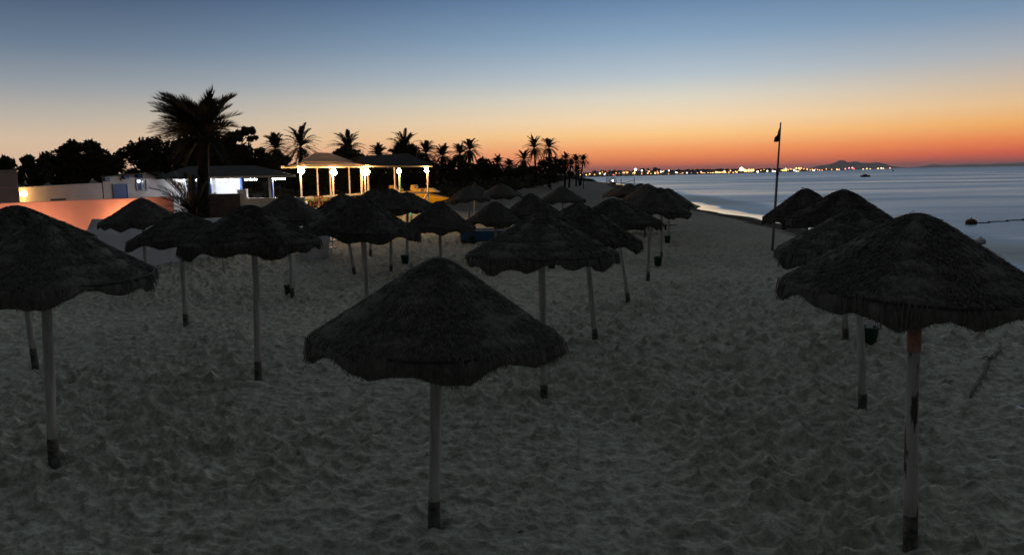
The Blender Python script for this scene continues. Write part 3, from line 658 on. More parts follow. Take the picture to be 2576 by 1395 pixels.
# ---------------------------------------------------------------- walls and house on the left
def vwall(mb, p0, p1, z0, z1, th, z1b=None):
    """upright wall from p0 to p1 (xy), thickness th to the left side, top may slope to z1b"""
    p0 = Vector((p0[0], p0[1], 0)); p1 = Vector((p1[0], p1[1], 0)); n_ = (p1 - p0).normalized().cross(Vector((0, 0, 1))) * -th
    z1b = z1 if z1b is None else z1b
    mb.add([p0 + Vector((0, 0, z0)), p1 + Vector((0, 0, z0)), p1 + Vector((0, 0, z1b)), p0 + Vector((0, 0, z1)),
            p0 + n_ + Vector((0, 0, z0)), p1 + n_ + Vector((0, 0, z0)), p1 + n_ + Vector((0, 0, z1b)), p0 + n_ + Vector((0, 0, z1))],
           [(0, 1, 2, 3), (7, 6, 5, 4), (0, 4, 5, 1), (3, 2, 6, 7), (0, 3, 7, 4), (1, 5, 6, 2)])
W0 = onground(-60, 742); W1 = onground(600, 637)
def wl(x):       # point of the grey wall's foot line below photo column x
    d = ray(x, 600); a = Vector((W0.x, W0.y)); u = Vector((W1.x - W0.x, W1.y - W0.y))
    t = (a.y * d.x - a.x * d.y) / (u.x * d.y - u.y * d.x); return Vector((a.x + u.x * t, a.y + u.y * t))
def ztop(x, y, P): return at(x, y, P.y).z
mb = MB(); xs = [(-60, 588), (187, 581), (234, 578), (248, 551), (291, 550.5), (297, 572), (400, 564), (490, 551), (600, 546)]
poly = []
for x, y in xs:
    P = wl(x); poly.append(Vector((P.x, P.y, ztop(x, y, P))))
nrm = Vector((-(W1.y - W0.y), (W1.x - W0.x), 0)).normalized() * .25
low_ = [Vector((poly[-1].x, poly[-1].y, -.4)), Vector((poly[0].x, poly[0].y, -.4))]
mb.prism(poly + low_, (0, 0, 0), nrm)
tag(mb.build('garden_wall', M['greywall'], None, bevel=.015), 'pale grey garden wall with a stepped raised piece, at the edge of the sand', 'wall')
# pink wall behind it
Pa = at(-120, 520, 27.5); Pb = at(436, 494, 36.2)
mb = MB(); vwall(mb, (Pa.x, Pa.y), (Pb.x, Pb.y), .2, 2.56, .3)
tag(mb.build('terrace_wall', M['pinkwall'], None, bevel=.02), 'pink terrace wall glowing in orange light behind the grey garden wall', 'wall')
# hidden ground lamp between the two walls
def pinkpt(x):
    d = ray(x, 520); a = Vector((Pa.x, Pa.y)); u = Vector((Pb.x - Pa.x, Pb.y - Pa.y)); t = (a.y * d.x - a.x * d.y) / (u.x * d.y - u.y * d.x); return a + u * t
Q = pinkpt(318); u = Vector((Pb.x - Pa.x, Pb.y - Pa.y)).normalized(); inn = Vector((u.y, -u.x))
L0 = Vector((Q.x + inn.x * .50, Q.y + inn.y * .50, 1.22))
t = empty('ground_lamp', (L0.x, L0.y, gz(L0.x, L0.y)), 'orange lamp hidden behind the raised piece of the grey garden wall', 'lamp')
h = L0.z - gz(L0.x, L0.y)
MB().tube([(0, 0, -.1), (0, 0, h - .1)], .04, 8).build('post', M['iron'], t, True)
MB().sphere((0, 0, h), .11, 12, 8).build('bulb', M['sodium'], t, True)
hx, hy = inn.x, inn.y; pa_ = math.atan2(hy, hx)
arc = [Vector((.30 * math.cos(pa_ + q), .30 * math.sin(pa_ + q), 0)) for q in np.linspace(-1.75, 1.75, 13)]
mb = MB(); mb.prism(arc + [v * 1.06 for v in reversed(arc)], (0, 0, h - .25), (0, 0, h + .24)); mb.build('added_light_shield', M['iron'], t)  # unseen shield added to keep the lamp's light off the palm
Q2 = pinkpt(70); L1 = Vector((Q2.x + inn.x * 1.5, Q2.y + inn.y * 1.5, 1.0)); g1_ = gz(L1.x, L1.y)
t = empty('ground_lamp', (L1.x, L1.y, g1_), 'orange lamp hidden behind the left parasols at the pink wall foot', 'lamp')
MB().tube([(0, 0, -.1), (0, 0, .9 - g1_)], .04, 8).build('post', M['iron'], t, True)
MB().sphere((0, 0, 1.0 - g1_), .11, 12, 8).build('bulb', M['sodium'], t, True)
mb = MB(); mb.prism(arc + [v * 1.06 for v in reversed(arc)], (0, 0, .75 - g1_), (0, 0, 1.3 - g1_)); mb.build('added_light_shield', M['iron'], t)  # same shield added here, stops direct light reaching the palm trunk

# long low wall, house with the blue door, left block
Ha = at(58, 480, 33.0); Hb = at(257, 465, 38.0); Hc = at(398, 460, 42.0)
uf = Vector((Hc.x - Hb.x, Hc.y - Hb.y, 0)).normalized()
mb = MB(); vwall(mb, (Ha.x, Ha.y), (Hb.x - uf.x * .01, Hb.y - uf.y * .01), .6, at(66, 470.5, 33).z, .35, at(257, 460, 38).z)
lw_ = mb.build('long_low_wall', M['dimwash'], None, bevel=.015); tag(lw_, 'long low whitewashed wall with a dark slot, yellow lit beside the wall lamp', 'wall')
def facept(x, y, A0, A1, off=0.0):
    d = ray(x, y); u = Vector((A1.x - A0.x, A1.y - A0.y)); t_ = (A0.y * d.x - A0.x * d.y) / (u.x * d.y - u.y * d.x)
    px, py = A0.x + u.x * t_, A0.y + u.y * t_; n_ = Vector((u.y, -u.x, 0)).normalized(); s_ = py / d.y
    return Vector((px, py, CAM_H + d.z * s_)) + n_ * off
def facebox(mb, x0, y0, x1, y1, A0, A1, o0, o1):
    c = [facept(x, y, A0, A1) for x, y in ((x0, y1), (x1, y1), (x1, y0), (x0, y0))]
    z0 = (c[0].z + c[1].z) / 2; z1 = (c[2].z + c[3].z) / 2
    n_ = Vector((A1.y - A0.y, -(A1.x - A0.x), 0)).normalized()
    pa, pb = Vector((c[0].x, c[0].y, 0)), Vector((c[1].x, c[1].y, 0))
    vs = [p + n_ * o + Vector((0, 0, z)) for o in (o0, o1) for p, z in ((pa, z0), (pb, z0), (pb, z1), (pa, z1))]
    mb.add(vs, [(0, 3, 2, 1), (4, 5, 6, 7), (0, 1, 5, 4), (1, 2, 6, 5), (2, 3, 7, 6), (3, 0, 4, 7)])
mb = MB(); facebox(mb, 127, 499.5, 165, 505, Ha, Hb, -.02, .03); mb.build('slot', M['dark'], lw_)
for o in [c for c in bpy.data.objects if c.name.startswith('slot')]: pass
house = empty('beach_house', (Hb.x, Hb.y, gz(Hb.x, Hb.y)), 'small white house with a blue door and low sloping roof behind the pink wall', 'house'); ho = house.location.copy()
bpy.context.view_layer.update()
inward = Vector((Hb.x, Hb.y, 0)).normalized() * 4.0
g1 = [facept(257, 446, Hb, Hc), facept(367, 434, Hb, Hc), facept(398, 443, Hb, Hc)]
poly = [Vector((g1[0].x, g1[0].y, .6)), Vector((g1[2].x, g1[2].y, .6)), g1[2], g1[1], g1[0]]
MB(ho).prism(poly, (0, 0, 0), inward).build('wall', M['dimwash'], house, bevel=.01)
mb = MB(ho); up = Vector((0, 0, .004)); ov = -uf * .0
for a_, b_ in ((g1[0] - uf * .12, g1[1]), (g1[1], g1[2] + uf * .12)):
    n0 = Vector((uf.y, -uf.x, 0)) * .14
    mb.prism([a_ + n0 + up, b_ + n0 + up, b_ + n0 + up + Vector((0, 0, .07)), a_ + n0 + up + Vector((0, 0, .07))], (0, 0, 0), inward * 1.05 - n0)
mb.build('roof', M['roof'], house)
for x, y in ((264, 447), (313, 442.5), (346, 438.5)):
    mb = MB(ho); facebox(mb, x - 6, y, x + 6, y + 9, Hb, Hc, .005, .16); mb.build('roof_beam', M['navy'], house)
mb = MB(ho); facebox(mb, 288, 464, 321, 520, Hb, Hc, .004, .03); dr = mb.build('door', mat('door_paint', (.015, .045, .15), .6, (.022, .06, .19), 5), house)
mb = MB(ho); facebox(mb, 286.3, 462.6, 288, 520, Hb, Hc, .004, .05); facebox(mb, 321, 462.6, 322.7, 520, Hb, Hc, .004, .05); facebox(mb, 288, 462.6, 321, 464, Hb, Hc, .004, .05); mb.build('door_frame', M['navy'], dr)
mb = MB(ho); facebox(mb, 342, 451, 344.5, 480, Hb, Hc, .003, .05); facebox(mb, 367, 451, 369.5, 480, Hb, Hc, .003, .05); facebox(mb, 344.5, 451, 367, 453, Hb, Hc, .003, .05); facebox(mb, 344.5, 478, 367, 480, Hb, Hc, .003, .05); facebox(mb, 354.5, 453, 356.5, 478, Hb, Hc, .003, .045)
wf = mb.build('window', M['iron'], house)
mb = MB(ho); facebox(mb, 344.5, 453, 354.5, 478, Hb, Hc, .006, .02); facebox(mb, 356.5, 453, 367, 478, Hb, Hc, .006, .02); mb.build('pane', M['glass'], wf)
c = facept(304.5, 451.5, Hb, Hc, .02) - ho
o = MB().lathe([(0, .0), (.07, 0), (.085, .015), (.085, .03), (.06, .045), (0, .045)], 20).build('wall_plaque', M['brass'], house, True); o.location = c; o.rotation_euler = (R(90), 0, math.atan2(uf.y, uf.x))
# white side wall towards the bar: part of the bar below
blk = empty('corner_block', (-23, 31.5, 1.0), 'tall plain block at the left edge carrying the bright wall lamp', 'building'); bo = blk.location.copy()
E = at(47.5, 480, 31.0); zt = at(47, 431, 31).z
kk = 32.4 / 31.0
MB(bo).prism([(E.x - 6, 31, .4), (E.x, 31, .4), (E.x * kk, 32.4, .4), (E.x - 6.6, 32.4, .4)], (0, 0, 0), (0, 0, zt - .4)).build('wall', M['dimwash'], blk, bevel=.02)
MB(bo).prism([(E.x - 6, 30.96, zt), (E.x + .03, 30.96, zt), (E.x * kk + .03, 32.44, zt), (E.x - 6.6, 32.44, zt)], (0, 0, .002), (0, 0, .06)).build('coping', M['dimwash'], blk, bevel=.01)
mb = MB(bo); mb.box((E.x - 1.05, 30.99, at(20, 490, 31).z - .25), (.16, .06, 1.3)); mb.box((E.x - .55, 30.985, at(20, 472, 31).z), (1.1, .05, .05)); mb.build('ledge', M['pinkwall'], blk)
lp = at(57, 487, 32.5)
t = empty('wall_lamp', (E.x * kk - .02, 32.46, lp.z), 'very bright yellow wall lamp on the side of the corner block at the left', 'lamp')
MB().box((.08, -.02, .08), (.22, .06, .05)).build('bracket', M['iron'], t)
MB().sphere((.17, 0, 0), .12, 14, 10).build('bulb', M['lampwall'], t, True)

# ---------------------------------------------------------------- bar
bar = empty('beach_bar', (-15.2, 42.5, 1.0), 'open blue and white beach bar with a dark low roof and white lights', 'building'); bo = bar.location.copy()
def X_(x, Y): return at(x, 470, Y).x
ze = at(560, 443.5, 41).z
fl = 1.15
xl, xr = X_(394, 41), X_(746, 41)
# hip roof with fascia
mb = MB(bo)
e = [Vector((xl, 41, ze)), Vector((xr, 41, ze)), Vector((xr * 46.5 / 41, 46.5, ze + .02)), Vector((xl * 46.5 / 41, 46.5, ze + .02))]
zr = at(520, 417.5, 44).z; rd = [Vector((xl + .4, 44.2, zr)), Vector((xr - 3.2, 44.2, zr))]
th = Vector((0, 0, -.10))
vs = e + rd + [p + th for p in e]
mb.add(vs, [(0, 1, 5, 4), (2, 3, 4, 5), (1, 2, 5), (3, 0, 4), (9, 8, 7, 6), (0, 6, 7, 1), (1, 7, 8, 2), (2, 8, 9, 3), (3, 9, 6, 0)])
mb.build('roof', M['roof'], bar)
MB(bo).box(((X_(520, 41) + xr) / 2, 40.985, ze - .045), (xr - X_(520, 41), .025, .085)).build('fascia', M['whitewood'], bar)
# walls
yw = 43.6
mb = MB(bo)
mb.box(((X_(543, yw) + X_(606, yw)) / 2, yw + .1, (fl + ze - .1) / 2), (X_(606, yw) - X_(543, yw), .2, ze - .1 - fl)); mb.build('back_wall', M['white'], bar)
mb = MB(bo); mb.box(((X_(399, 42.6) + X_(484, 42.6)) / 2, 42.7, (fl + ze - .1) / 2), (X_(484, 42.6) - X_(399, 42.6), .2, ze - .1 - fl)); mb.build('side_wall', M['white'], bar)
mb = MB(bo); mb.box((X_(485, 43.2) + .28, 44.6, (fl + ze - .1) / 2), (1.3, .15, ze - .1 - fl)); mb.build('inner_wall', M['white'], bar)
def column(x, Y, wd, m_):
    X = X_(x, Y); MB(bo).box((X, Y, (fl + ze - .1) / 2), (wd, wd, ze - .1 - fl)).build('column', m_, bar, bevel=.01)
column(527, 41.3, .20, M['blue']); column(682, 41.3, .22, M['blue']); column(607.5, 43.4, .10, M['blue']); column(488, 42.2, .16, M['blue'])
mb = MB(bo); X = X_(682, 41.3); mb.box((X - .035, 41.3 - .115, (fl + ze - .1) / 2), (.13, .012, ze - .14 - fl)); mb.build('column_face', M['white'], bar)
MB(bo).box((X_(497, 43.4), 43.4, fl + .55), (.30, .4, 1.1)).build('blue_cabinet', M['blue'], bar)
# floor slab and counter
MB(bo).box(((xl + xr) / 2, 44.2, fl - .3), (xr - xl - .2, 6.2, .6)).build('floor_slab', M['stone'], bar)
zc = at(650, 500, 40.9).z
cx0, cx1 = X_(611, 40.9), X_(764, 40.9)
cn = MB(bo).box(((cx0 + cx1) / 2, 41.0, (zc + .7) / 2), (cx1 - cx0, .12, zc - .7)).build('counter', M['white'], bar)
MB(bo).box(((cx0 + cx1) / 2, 41.0, zc + .025), (cx1 - cx0 + .06, .32, .05)).build('counter_top', M['whitewood'], cn, bevel=.008)
MB(bo).box(((cx0 + cx1) / 2, 40.915, zc - .17), (cx1 - cx0, .05, .05)).build('counter_rail', M['whitewood'], cn)
for x in (650, 735):
    MB(bo).box((X_(x, 40.9), 40.90, zc - .35), (.12, .09, .62)).build('counter_post', M['plastic'], cn)
for x0, x1, y_, Y in ((545, 572, 447, 42.2), (613, 646, 443, 41.9), (688, 718, 444, 41.8), (489, 505, 445, 43.2), (446, 462, 444, 41.8)):
    mb = MB(bo); a_ = at(x0, y_, Y); b_ = at(x1, y_, Y)
    mb.box(((a_.x + b_.x) / 2, Y, ze - .10 - .035), (b_.x - a_.x, .09, .05)); mb.build('light_fitting', M['plastic'], bar)
    mb = MB(bo); mb.tube([(a_.x + .03, Y, ze - .185), (b_.x - .03, Y, ze - .185)], .022, 8); mb.build('light_tube', M['tube'], bar, True)
p = at(610, 490, 41.0)
t = empty('ice_chest', (p.x, 41.02, zc + .05), 'bright white ice chest standing on the end of the bar counter', 'ice chest')
MB().box((0, 0, .2), (.50, .26, .40)).build('body', M['plastic'], t, bevel=.02); MB().box((0, 0, .425), (.52, .28, .05)).build('lid', M['plastic'], t, bevel=.012)
# dark block wall in front of the bar
p0 = at(486, 520, 37.2); p1 = at(604, 520, 37.2)
mb = MB(); mb.box(((p0.x + p1.x) / 2, 37.5, (.4 + at(540, 488, 37.2).z) / 2), (p1.x - p0.x, .6, at(540, 488, 37.2).z - .4), rz=R(2))
tag(mb.build('stone_planter_wall', M['stone'], None, bevel=.02), 'dark block wall in front of the bar beside the palm trunk', 'wall')
# bush at the palm foot, lit a little orange
tree([(478, 540, 10), (492, 547, 9), (506, 544, 10), (520, 548, 8)], 35.4, (495, 570), 'small bush at the palm foot above the grey garden wall', 'bush', 'bush', per=220, size=.06, trunkr=.03, depth=.05)

# ---------------------------------------------------------------- white pavilion and dark shelter
A0 = Vector((at(757, 460, 46).x, 46, 0)); A1 = Vector((at(918, 460, 49.4).x, 49.4, 0)); ud = (A1 - A0).normalized(); nn = Vector((-ud.y, ud.x, 0))
C1 = Vector((at(1076, 460, 54.5).x, 54.5, 0))
zE = 3.93; FLZ = 1.25
pav = empty('white_pavilion', (A0.x, A0.y, gz(A0.x, A0.y)), 'white canvas roofed pavilion on pale posts with glowing globe lamps', 'pavilion'); po = pav.location.copy()
def linept(x, P0, P1):
    d = ray(x, 460); u_ = P1 - P0; t_ = (P0.y * d.x - P0.x * d.y) / (u_.x * d.y - u_.y * d.x); return P0 + u_ * t_
posts = [(x, linept(x, A0, A1)) for x in (757, 838, 918)]
for x, P in posts:
    MB(po).box((P.x, P.y, (zE + .6) / 2), (.075, .075, zE - .6), rz=math.atan2(ud.y, ud.x)).build('post', M['whitewood'], pav)
Bk = [linept(x, A0 + nn * 2.2, A1 + nn * 2.2) for x in (799, 879, 831)]
for P in Bk:
    MB(po).box((P.x, P.y, (zE + .6) / 2), (.07, .07, zE - .6), rz=math.atan2(ud.y, ud.x)).build('post', M['whitewood'], pav)
MB(po).bar((A0.x, A0.y, 2.12), (A1.x, A1.y, 2.24), .09, .12).build('rail', M['whitewood'], pav)
MB(po).bar(A0 + ud * -.22 + Vector((0, 0, zE + .05)), A1 + ud * .3 + Vector((0, 0, zE + .05)), .10, .14).build('beam', M['whitewood'], pav)
b0 = A0 + nn * 2.2; b1 = A1 + nn * 2.2
MB(po).bar(b0 + Vector((0, 0, zE + .05)), b1 + Vector((0, 0, zE + .05)), .10, .14).build('beam', M['whitewood'], pav)
MB(po).bar(b0 + Vector((0, 0, 1.92)), b1 + Vector((0, 0, 1.92)), .08, .16).build('back_rail', M['greenpaint'], pav)
mb = MB(po); cc = (A0 + A1) / 2 + nn * 1.8
mb.add([A0 - nn * .3 - ud * .3 + Vector((0, 0, FLZ)), A1 - nn * .3 + ud * .3 + Vector((0, 0, FLZ)), A1 + nn * 2.6 + ud * .3 + Vector((0, 0, FLZ)), A0 + nn * 2.6 - ud * .3 + Vector((0, 0, FLZ)),
        A0 - nn * .3 - ud * .3 + Vector((0, 0, .3)), A1 - nn * .3 + ud * .3 + Vector((0, 0, .3)), A1 + nn * 2.6 + ud * .3 + Vector((0, 0, .3)), A0 + nn * 2.6 - ud * .3 + Vector((0, 0, .3))],
       [(0, 1, 2, 3), (4, 7, 6, 5), (0, 4, 5, 1), (1, 5, 6, 2), (2, 6, 7, 3), (3, 7, 4, 0)])
mb.build('deck', M['wood'], pav)
def hip(mb, a, b_, c, d, ze_, ri, zr_, th=.03):
    """hip frustum from eave rectangle a b c d at ze_ to the rectangle shrunk by ri at zr_"""
    cen = (a + b_ + c + d) / 4; top = []
    for p in (a, b_, c, d):
        q = p - cen; lu = q.dot(ud); ln = q.dot(nn)
        top.append(cen + ud * math.copysign(max(.05, abs(lu) - ri), lu) + nn * math.copysign(max(.05, abs(ln) - ri), ln))
    for dz_ in (0,):
        vs = [p + Vector((0, 0, ze_)) for p in (a, b_, c, d)] + [p + Vector((0, 0, zr_)) for p in top] + [p + Vector((0, 0, ze_ - th)) for p in (a, b_, c, d)] + [p + Vector((0, 0, zr_ - th)) for p in top]
        fs = [(i, (i + 1) % 4, (i + 1) % 4 + 4, i + 4) for i in range(4)] + [((i + 1) % 4 + 8, i + 8, i + 12, (i + 1) % 4 + 12) for i in range(4)] + [(i + 8, (i + 1) % 4 + 8, (i + 1) % 4, i) for i in range(4)] + [(i + 4, (i + 1) % 4 + 4, (i + 1) % 4 + 12, i + 12) for i in range(4)]
        mb.add(vs, fs)
    return top
ea, eb, ec, ed = A0 - nn * .45 - ud * .25, A1 - nn * .45 + ud * .0, A1 + nn * 2.3 + ud * .0, A0 + nn * 2.3 + ud * .35
mb = MB(po); tp = hip(mb, ea, eb, ec, ed, zE + .06, .85, zE + .34); mb.build('lower_canopy', M['fabric'], pav)
big_ = [p + (p - (tp[0] + tp[2]) / 2).normalized() * .22 for p in tp]
mb = MB(po); hip(mb, *big_, zE + .38, 1.15, zE + .86); mb.build('upper_canopy', M['fabric'], pav)
mb = MB(po); cen = (tp[0] + tp[2]) / 2
mb.bar(cen - ud * .45 + Vector((0, 0, zE + .88)), cen + ud * .45 + Vector((0, 0, zE + .88)), .20, .05); mb.build('ridge_strip', M['fabric'], pav)

sh = empty('dark_shelter', (C1.x, C1.y, gz(C1.x, C1.y)), 'dark roofed shelter on pale posts over the yellow pedal boat, right of the white pavilion', 'shelter'); so = sh.location.copy()
u2 = (C1 - A1).normalized(); n2 = Vector((-u2.y, u2.x, 0))
for x, off, mm in ((909.5, .0, 'whitewood'), (994, 0, 'whitewood'), (1076, 0, 'whitewood'), (926, 1.6, 'plastic'), (1006, 1.4, 'greenpaint')):
    P = linept(x, A1 + n2 * off, C1 + n2 * off)
    MB(so).box((P.x, P.y, (zE + .6) / 2), (.09, .09, zE - .62), rz=math.atan2(u2.y, u2.x)).build('post', M[mm], sh)
P9 = linept(1006, A1 + n2 * 1.4, C1 + n2 * 1.4); MB(so).box((P9.x - .03, P9.y - .085, (zE + .6) / 2), (.09, .02, zE - .7)).build('post_face', M['plastic'], sh)
MB(so).bar(A1 + u2 * .3 + Vector((0, 0, zE + .05)), C1 + u2 * .5 + Vector((0, 0, zE + .05)), .10, .13).build('beam', M['whitewood'], sh)
Pm = linept(1000, A1, C1)
zr1 = at(1040, 485, linept(1040, A1, C1).y).z
MB(so).bar(Vector((Pm.x, Pm.y, zr1)), Vector((C1.x, C1.y, zr1)), .07, .12).build('rail', M['whitewood'], sh)
Pk = linept(1048, A1, C1)
MB(so).bar(Vector((Pk.x, Pk.y, .95)), Vector((C1.x, C1.y, zr1)), .09, .11).build('brace', M['whitewood'], sh)
ra, rb = A1 + u2 * .3 - n2 * .25, C1 + u2 * .45 - n2 * .25; rc, rd_ = C1 + u2 * .45 + n2 * 2.8, A1 + u2 * .3 + n2 * 2.8
zr2 = zE + .72
mb = MB(so); k1 = (ra + rd_) / 2 + u2 * .3; k2 = (rb + rc) / 2 - u2 * 1.0
vs = [p + Vector((0, 0, zE + .13)) for p in (ra, rb, rc, rd_)] + [k1 + Vector((0, 0, zr2)), k2 + Vector((0, 0, zr2 + .25))] + [p + Vector((0, 0, zE + .125 - .05)) for p in (ra, rb, rc, rd_)]
mb.add(vs, [(0, 1, 5, 4), (1, 2, 5), (2, 3, 4, 5), (3, 0, 4), (0, 6, 7, 1), (1, 7, 8, 2), (2, 8, 9, 3), (3, 9, 6, 0), (9, 8, 7, 6)]); mb.build('roof', M['roof'], sh)
# globe lamps
GL = 'globe lamps of the pavilion and shelter'
for x, y, P, lab in ((758, 429.5, posts[0][1], 'leftmost globe lamp on the corner post of the white pavilion'),
                     (839, 433, posts[1][1], 'second globe lamp from the left, on the middle post of the white pavilion'),
                     (922.5, 432.5, posts[2][1], 'middle globe lamp of five, where pavilion and shelter meet'),
                     (1003.5, 430.5, P9, 'fourth globe lamp from the left, on the green sided shelter post'),
                     (1073, 428, C1, 'rightmost globe lamp on the end post of the dark shelter')):
    Y = P.y - .20; p = at(x, y, Y)
    rr = .19 if x < 930 else .14
    t = empty('globe_lamp', (p.x, Y, p.z), lab, 'lamp', GL)
    MB().tube([(0, .16, .02), (0, .06, .10), (0, 0, rr * .8)], .02, 8).build('bracket', M['iron'], t, True)
    MB().sphere((0, 0, 0), rr, 16, 10).build('globe', M['lampwarm'], t, True)
# wooden chairs on the deck
def chair(x, y, Y, rz, lab):
    p = at(x, y, Y); t = empty('wooden_chair', (p.x, Y, FLZ), lab, 'chair', 'wooden chairs on the pavilion deck', rz)
    mb = MB(); [mb.box((0, -.16 + .08 * k, .44), (.42, .065, .02)) for k in range(5)]; mb.build('seat', M['wood'], t)
    mb = MB(); [mb.box((-.15 + .1 * k, .24, .72), (.05, .02, .46), tilt=(R(-9), 0)) for k in range(4)]; mb.box((0, .285, .94), (.42, .025, .06), tilt=(R(-9), 0)); mb.build('backrest', M['wood'], t)
    for sx in (-1, 1):
        MB().bar((sx * .19, -.18, 0), (sx * .19, .2, .45), .035, .035).build('leg', M['wood'], t); MB().bar((sx * .19, .22, 0), (sx * .19, -.16, .44), .03, .03).build('leg', M['wood'], t)
        MB().bar((sx * .2, -.18, .63), (sx * .2, .22, .66), .04, .03).build('armrest', M['wood'], t)
chair(797, 515, 46.7, R(200), 'wooden folding chair nearest the corner post of the white pavilion')
chair(812, 512, 47.2, R(160), 'wooden folding chair in the middle of the pavilion deck row')
chair(829, 508, 47.8, R(215), 'wooden folding chair at the right end of the pavilion deck row')
for x, y, Y, lab in ((815, 503, 47.0, 'long wooden table left on the pavilion deck'), (893, 497, 48.6, 'long wooden table right on the pavilion deck')):
    p = at(x, y, Y); t = empty('wooden_table', (p.x - .5, Y + .8, FLZ), lab, 'table', 'wooden tables on the pavilion deck', math.atan2(ud.y, ud.x))
    mb = MB(); [mb.box((0, -.28 + .14 * k, .74), (1.9, .125, .03)) for k in range(5)]; mb.build('tabletop', M['wood'], t)
    for sx in (-1, 1):
        for sy in (-1, 1): MB().box((sx * .8, sy * .25, .36), (.07, .07, .72)).build('leg', M['wood'], t)
p = at(770, 520, 45.6); t = empty('bollard', (p.x, 45.6, .9), 'short blue and white bollard at the left foot of the white pavilion', 'bollard')
MB().tube([(0, 0, -.3), (0, 0, .62)], .09, 12).build('shaft', M['blue'], t, True); MB().tube([(0, 0, .625), (0, 0, 1.0), (0, 0, 1.06)], [.095, .095, .06], 12).build('head', M['plastic'], t, True)

# yellow pedal boat
pb = at(1040, 498, 58.0); yaw = math.atan2(u2.y, u2.x) * .0 - R(8)
bz = gz(pb.x, 58)
t = empty('pedal_boat', (pb.x, 58.0, at(1040, 499, 58.0).z - .45), 'bright yellow pedal boat lying under the dark shelter', 'pedal boat', None, yaw)
for sy in (-1, 1):
    mb = MB(); secs = []
    for k in range(13):
        u_ = -2.4 + 5.0 * k / 12; f = max(.12, 1 - (max(0, u_ - .6) / 2.05) ** 2) * (1 if u_ > -2.2 else .6); zl = .05 + .34 * max(0, (u_ - 1.0) / 1.6) ** 1.5; gq = 1 - .46 * max(0, (u_ - .9) / 1.7)
        secs.append([(u_, sy * .55 - .34 * f, .72 * gq), (u_, sy * .55 - .22 * f, zl), (u_, sy * .55 + .22 * f, zl), (u_, sy * .55 + .34 * f, .72 * gq), (u_, sy * .55 + .24 * f, .86 * gq), (u_, sy * .55 - .24 * f, .86 * gq)])
    vs = [v for s_ in secs for v in s_]; n = 6
    fs = [(i * n + k, i * n + (k + 1) % n, (i + 1) * n + (k + 1) % n, (i + 1) * n + k) for i in range(12) for k in range(n)] + [tuple(range(n))[::-1], tuple(12 * n + k for k in range(n))]
    mb.add(vs, fs); mb.build('hull', M['yellow'], t, False, .03)
MB().box((-.55, 0, .90), (2.7, 1.3, .20)).build('deck', M['yellow'], t, bevel=.05)
for ux in (-1.2, .45):
    for sy in (-1, 1):
        s_ = MB().box((ux, sy * .32, 1.08), (.6, .52, .22)).build('seat', M['yellow'], t, bevel=.05)
        MB().prism([(ux - .52, sy * .32 - .24, 1.0), (ux - .10, sy * .32 - .24, 1.0), (ux - .24, sy * .32 - .24, 1.46), (ux - .52, sy * .32 - .24, 1.46)], (0, 0, 0), (0, .48, 0)).build('backrest', M['yellow'], s_, bevel=.05)
MB().prism([(.9, -.5, .9), (2.0, -.5, .9), (1.5, -.5, 1.2), (1.0, -.5, 1.22)], (0, 0, 0), (0, 1.0, 0)).build('cowl', M['yellow'], t, bevel=.06)
for o in (p0,): pass

# green garden lamp and its lit plant
p = at(1033, 530, 42.5); g0 = gz(p.x, 42.5)
t = empty('garden_lamp', (p.x, 42.5, g0), 'small green glowing garden lamp below the pedal boat', 'lamp')
MB().tube([(0, 0, -.1), (0, 0, p.z - g0 - .08)], .03, 8).build('post', M['iron'], t, True); MB().sphere((0, 0, p.z - g0), .11, 12, 8).build('bulb', M['greenlamp'], t, True)
tree([(1036, 517, 10), (1028, 523, 7), (1044, 524, 7)], 42.9, (1035, 545), 'small shrub lit green by the garden lamp', 'bush', 'bush', per=160, size=.05, trunkr=.025, depth=.05)
tree([(1003, 525, 9), (1015, 523, 9), (992, 532, 8), (1008, 534, 10)], 44.0, (1003, 545), 'rounded dry shrub left of the green garden lamp', 'bush', 'bush', per=220, size=.05, trunkr=.025, depth=.05, leaf='scrub')

# ---------------------------------------------------------------- things on the sand
BN = 'green bins at the parasol poles'
def bin_(x, y, lab, r0=.15, h=.30):
    p = onground(x, y); t = empty('waste_bin', p, lab, 'bin', BN)
    MB().lathe([(0, .0), (r0 * .8, 0), (r0, h), (r0 * 1.08, h), (r0 * 1.08, h + .03), (r0 * .95, h + .03), (r0 * .78, .05), (0, .05)], 20).build('bucket', M['green'], t, True)
    MB().tube([(r0 * 1.05 * math.cos(q), .02, h + .02 + .16 * math.sin(q)) for q in np.linspace(0, math.pi, 11)], .008, 6).build('handle', M['iron'], t, True)
    return p
bin_(1019, 663, 'dark green bin at the pole right below the green lamp parasol'); bin_(1388, 674, 'dark green bin just under the brim of the broad middle parasol')
bin_(1655, 668, 'dark green bin at the foot of the pale pole with a reddish top'); bin_(1679, 610, 'dark green bin behind the sea end poles of the bunch'); bin_(1188, 611, 'dark green bin left of the blue boat')
pb2 = bin_(2186, 866, 'dark green bin holding a white scrap beside the right hand poles', .16, .32); bin_(729, 744, 'dark green bin at the pole below the wide left parasol')
o = MB().add([(-.10, 0, .30), (.02, -.05, .30), (.10, .02, .46), (.02, .06, .48), (-.08, .05, .31), (.04, .0, .36), (.12, .05, .44), (.03, .09, .40)], [(0, 1, 2, 3), (4, 5, 6, 7), (0, 4, 7, 3), (1, 5, 6, 2), (0, 1, 5, 4), (3, 2, 6, 7)]).build('paper_scrap', M['plastic'])
o.location = pb2; tag(o, 'crumpled white paper scrap sticking out of a green bin', 'paper')
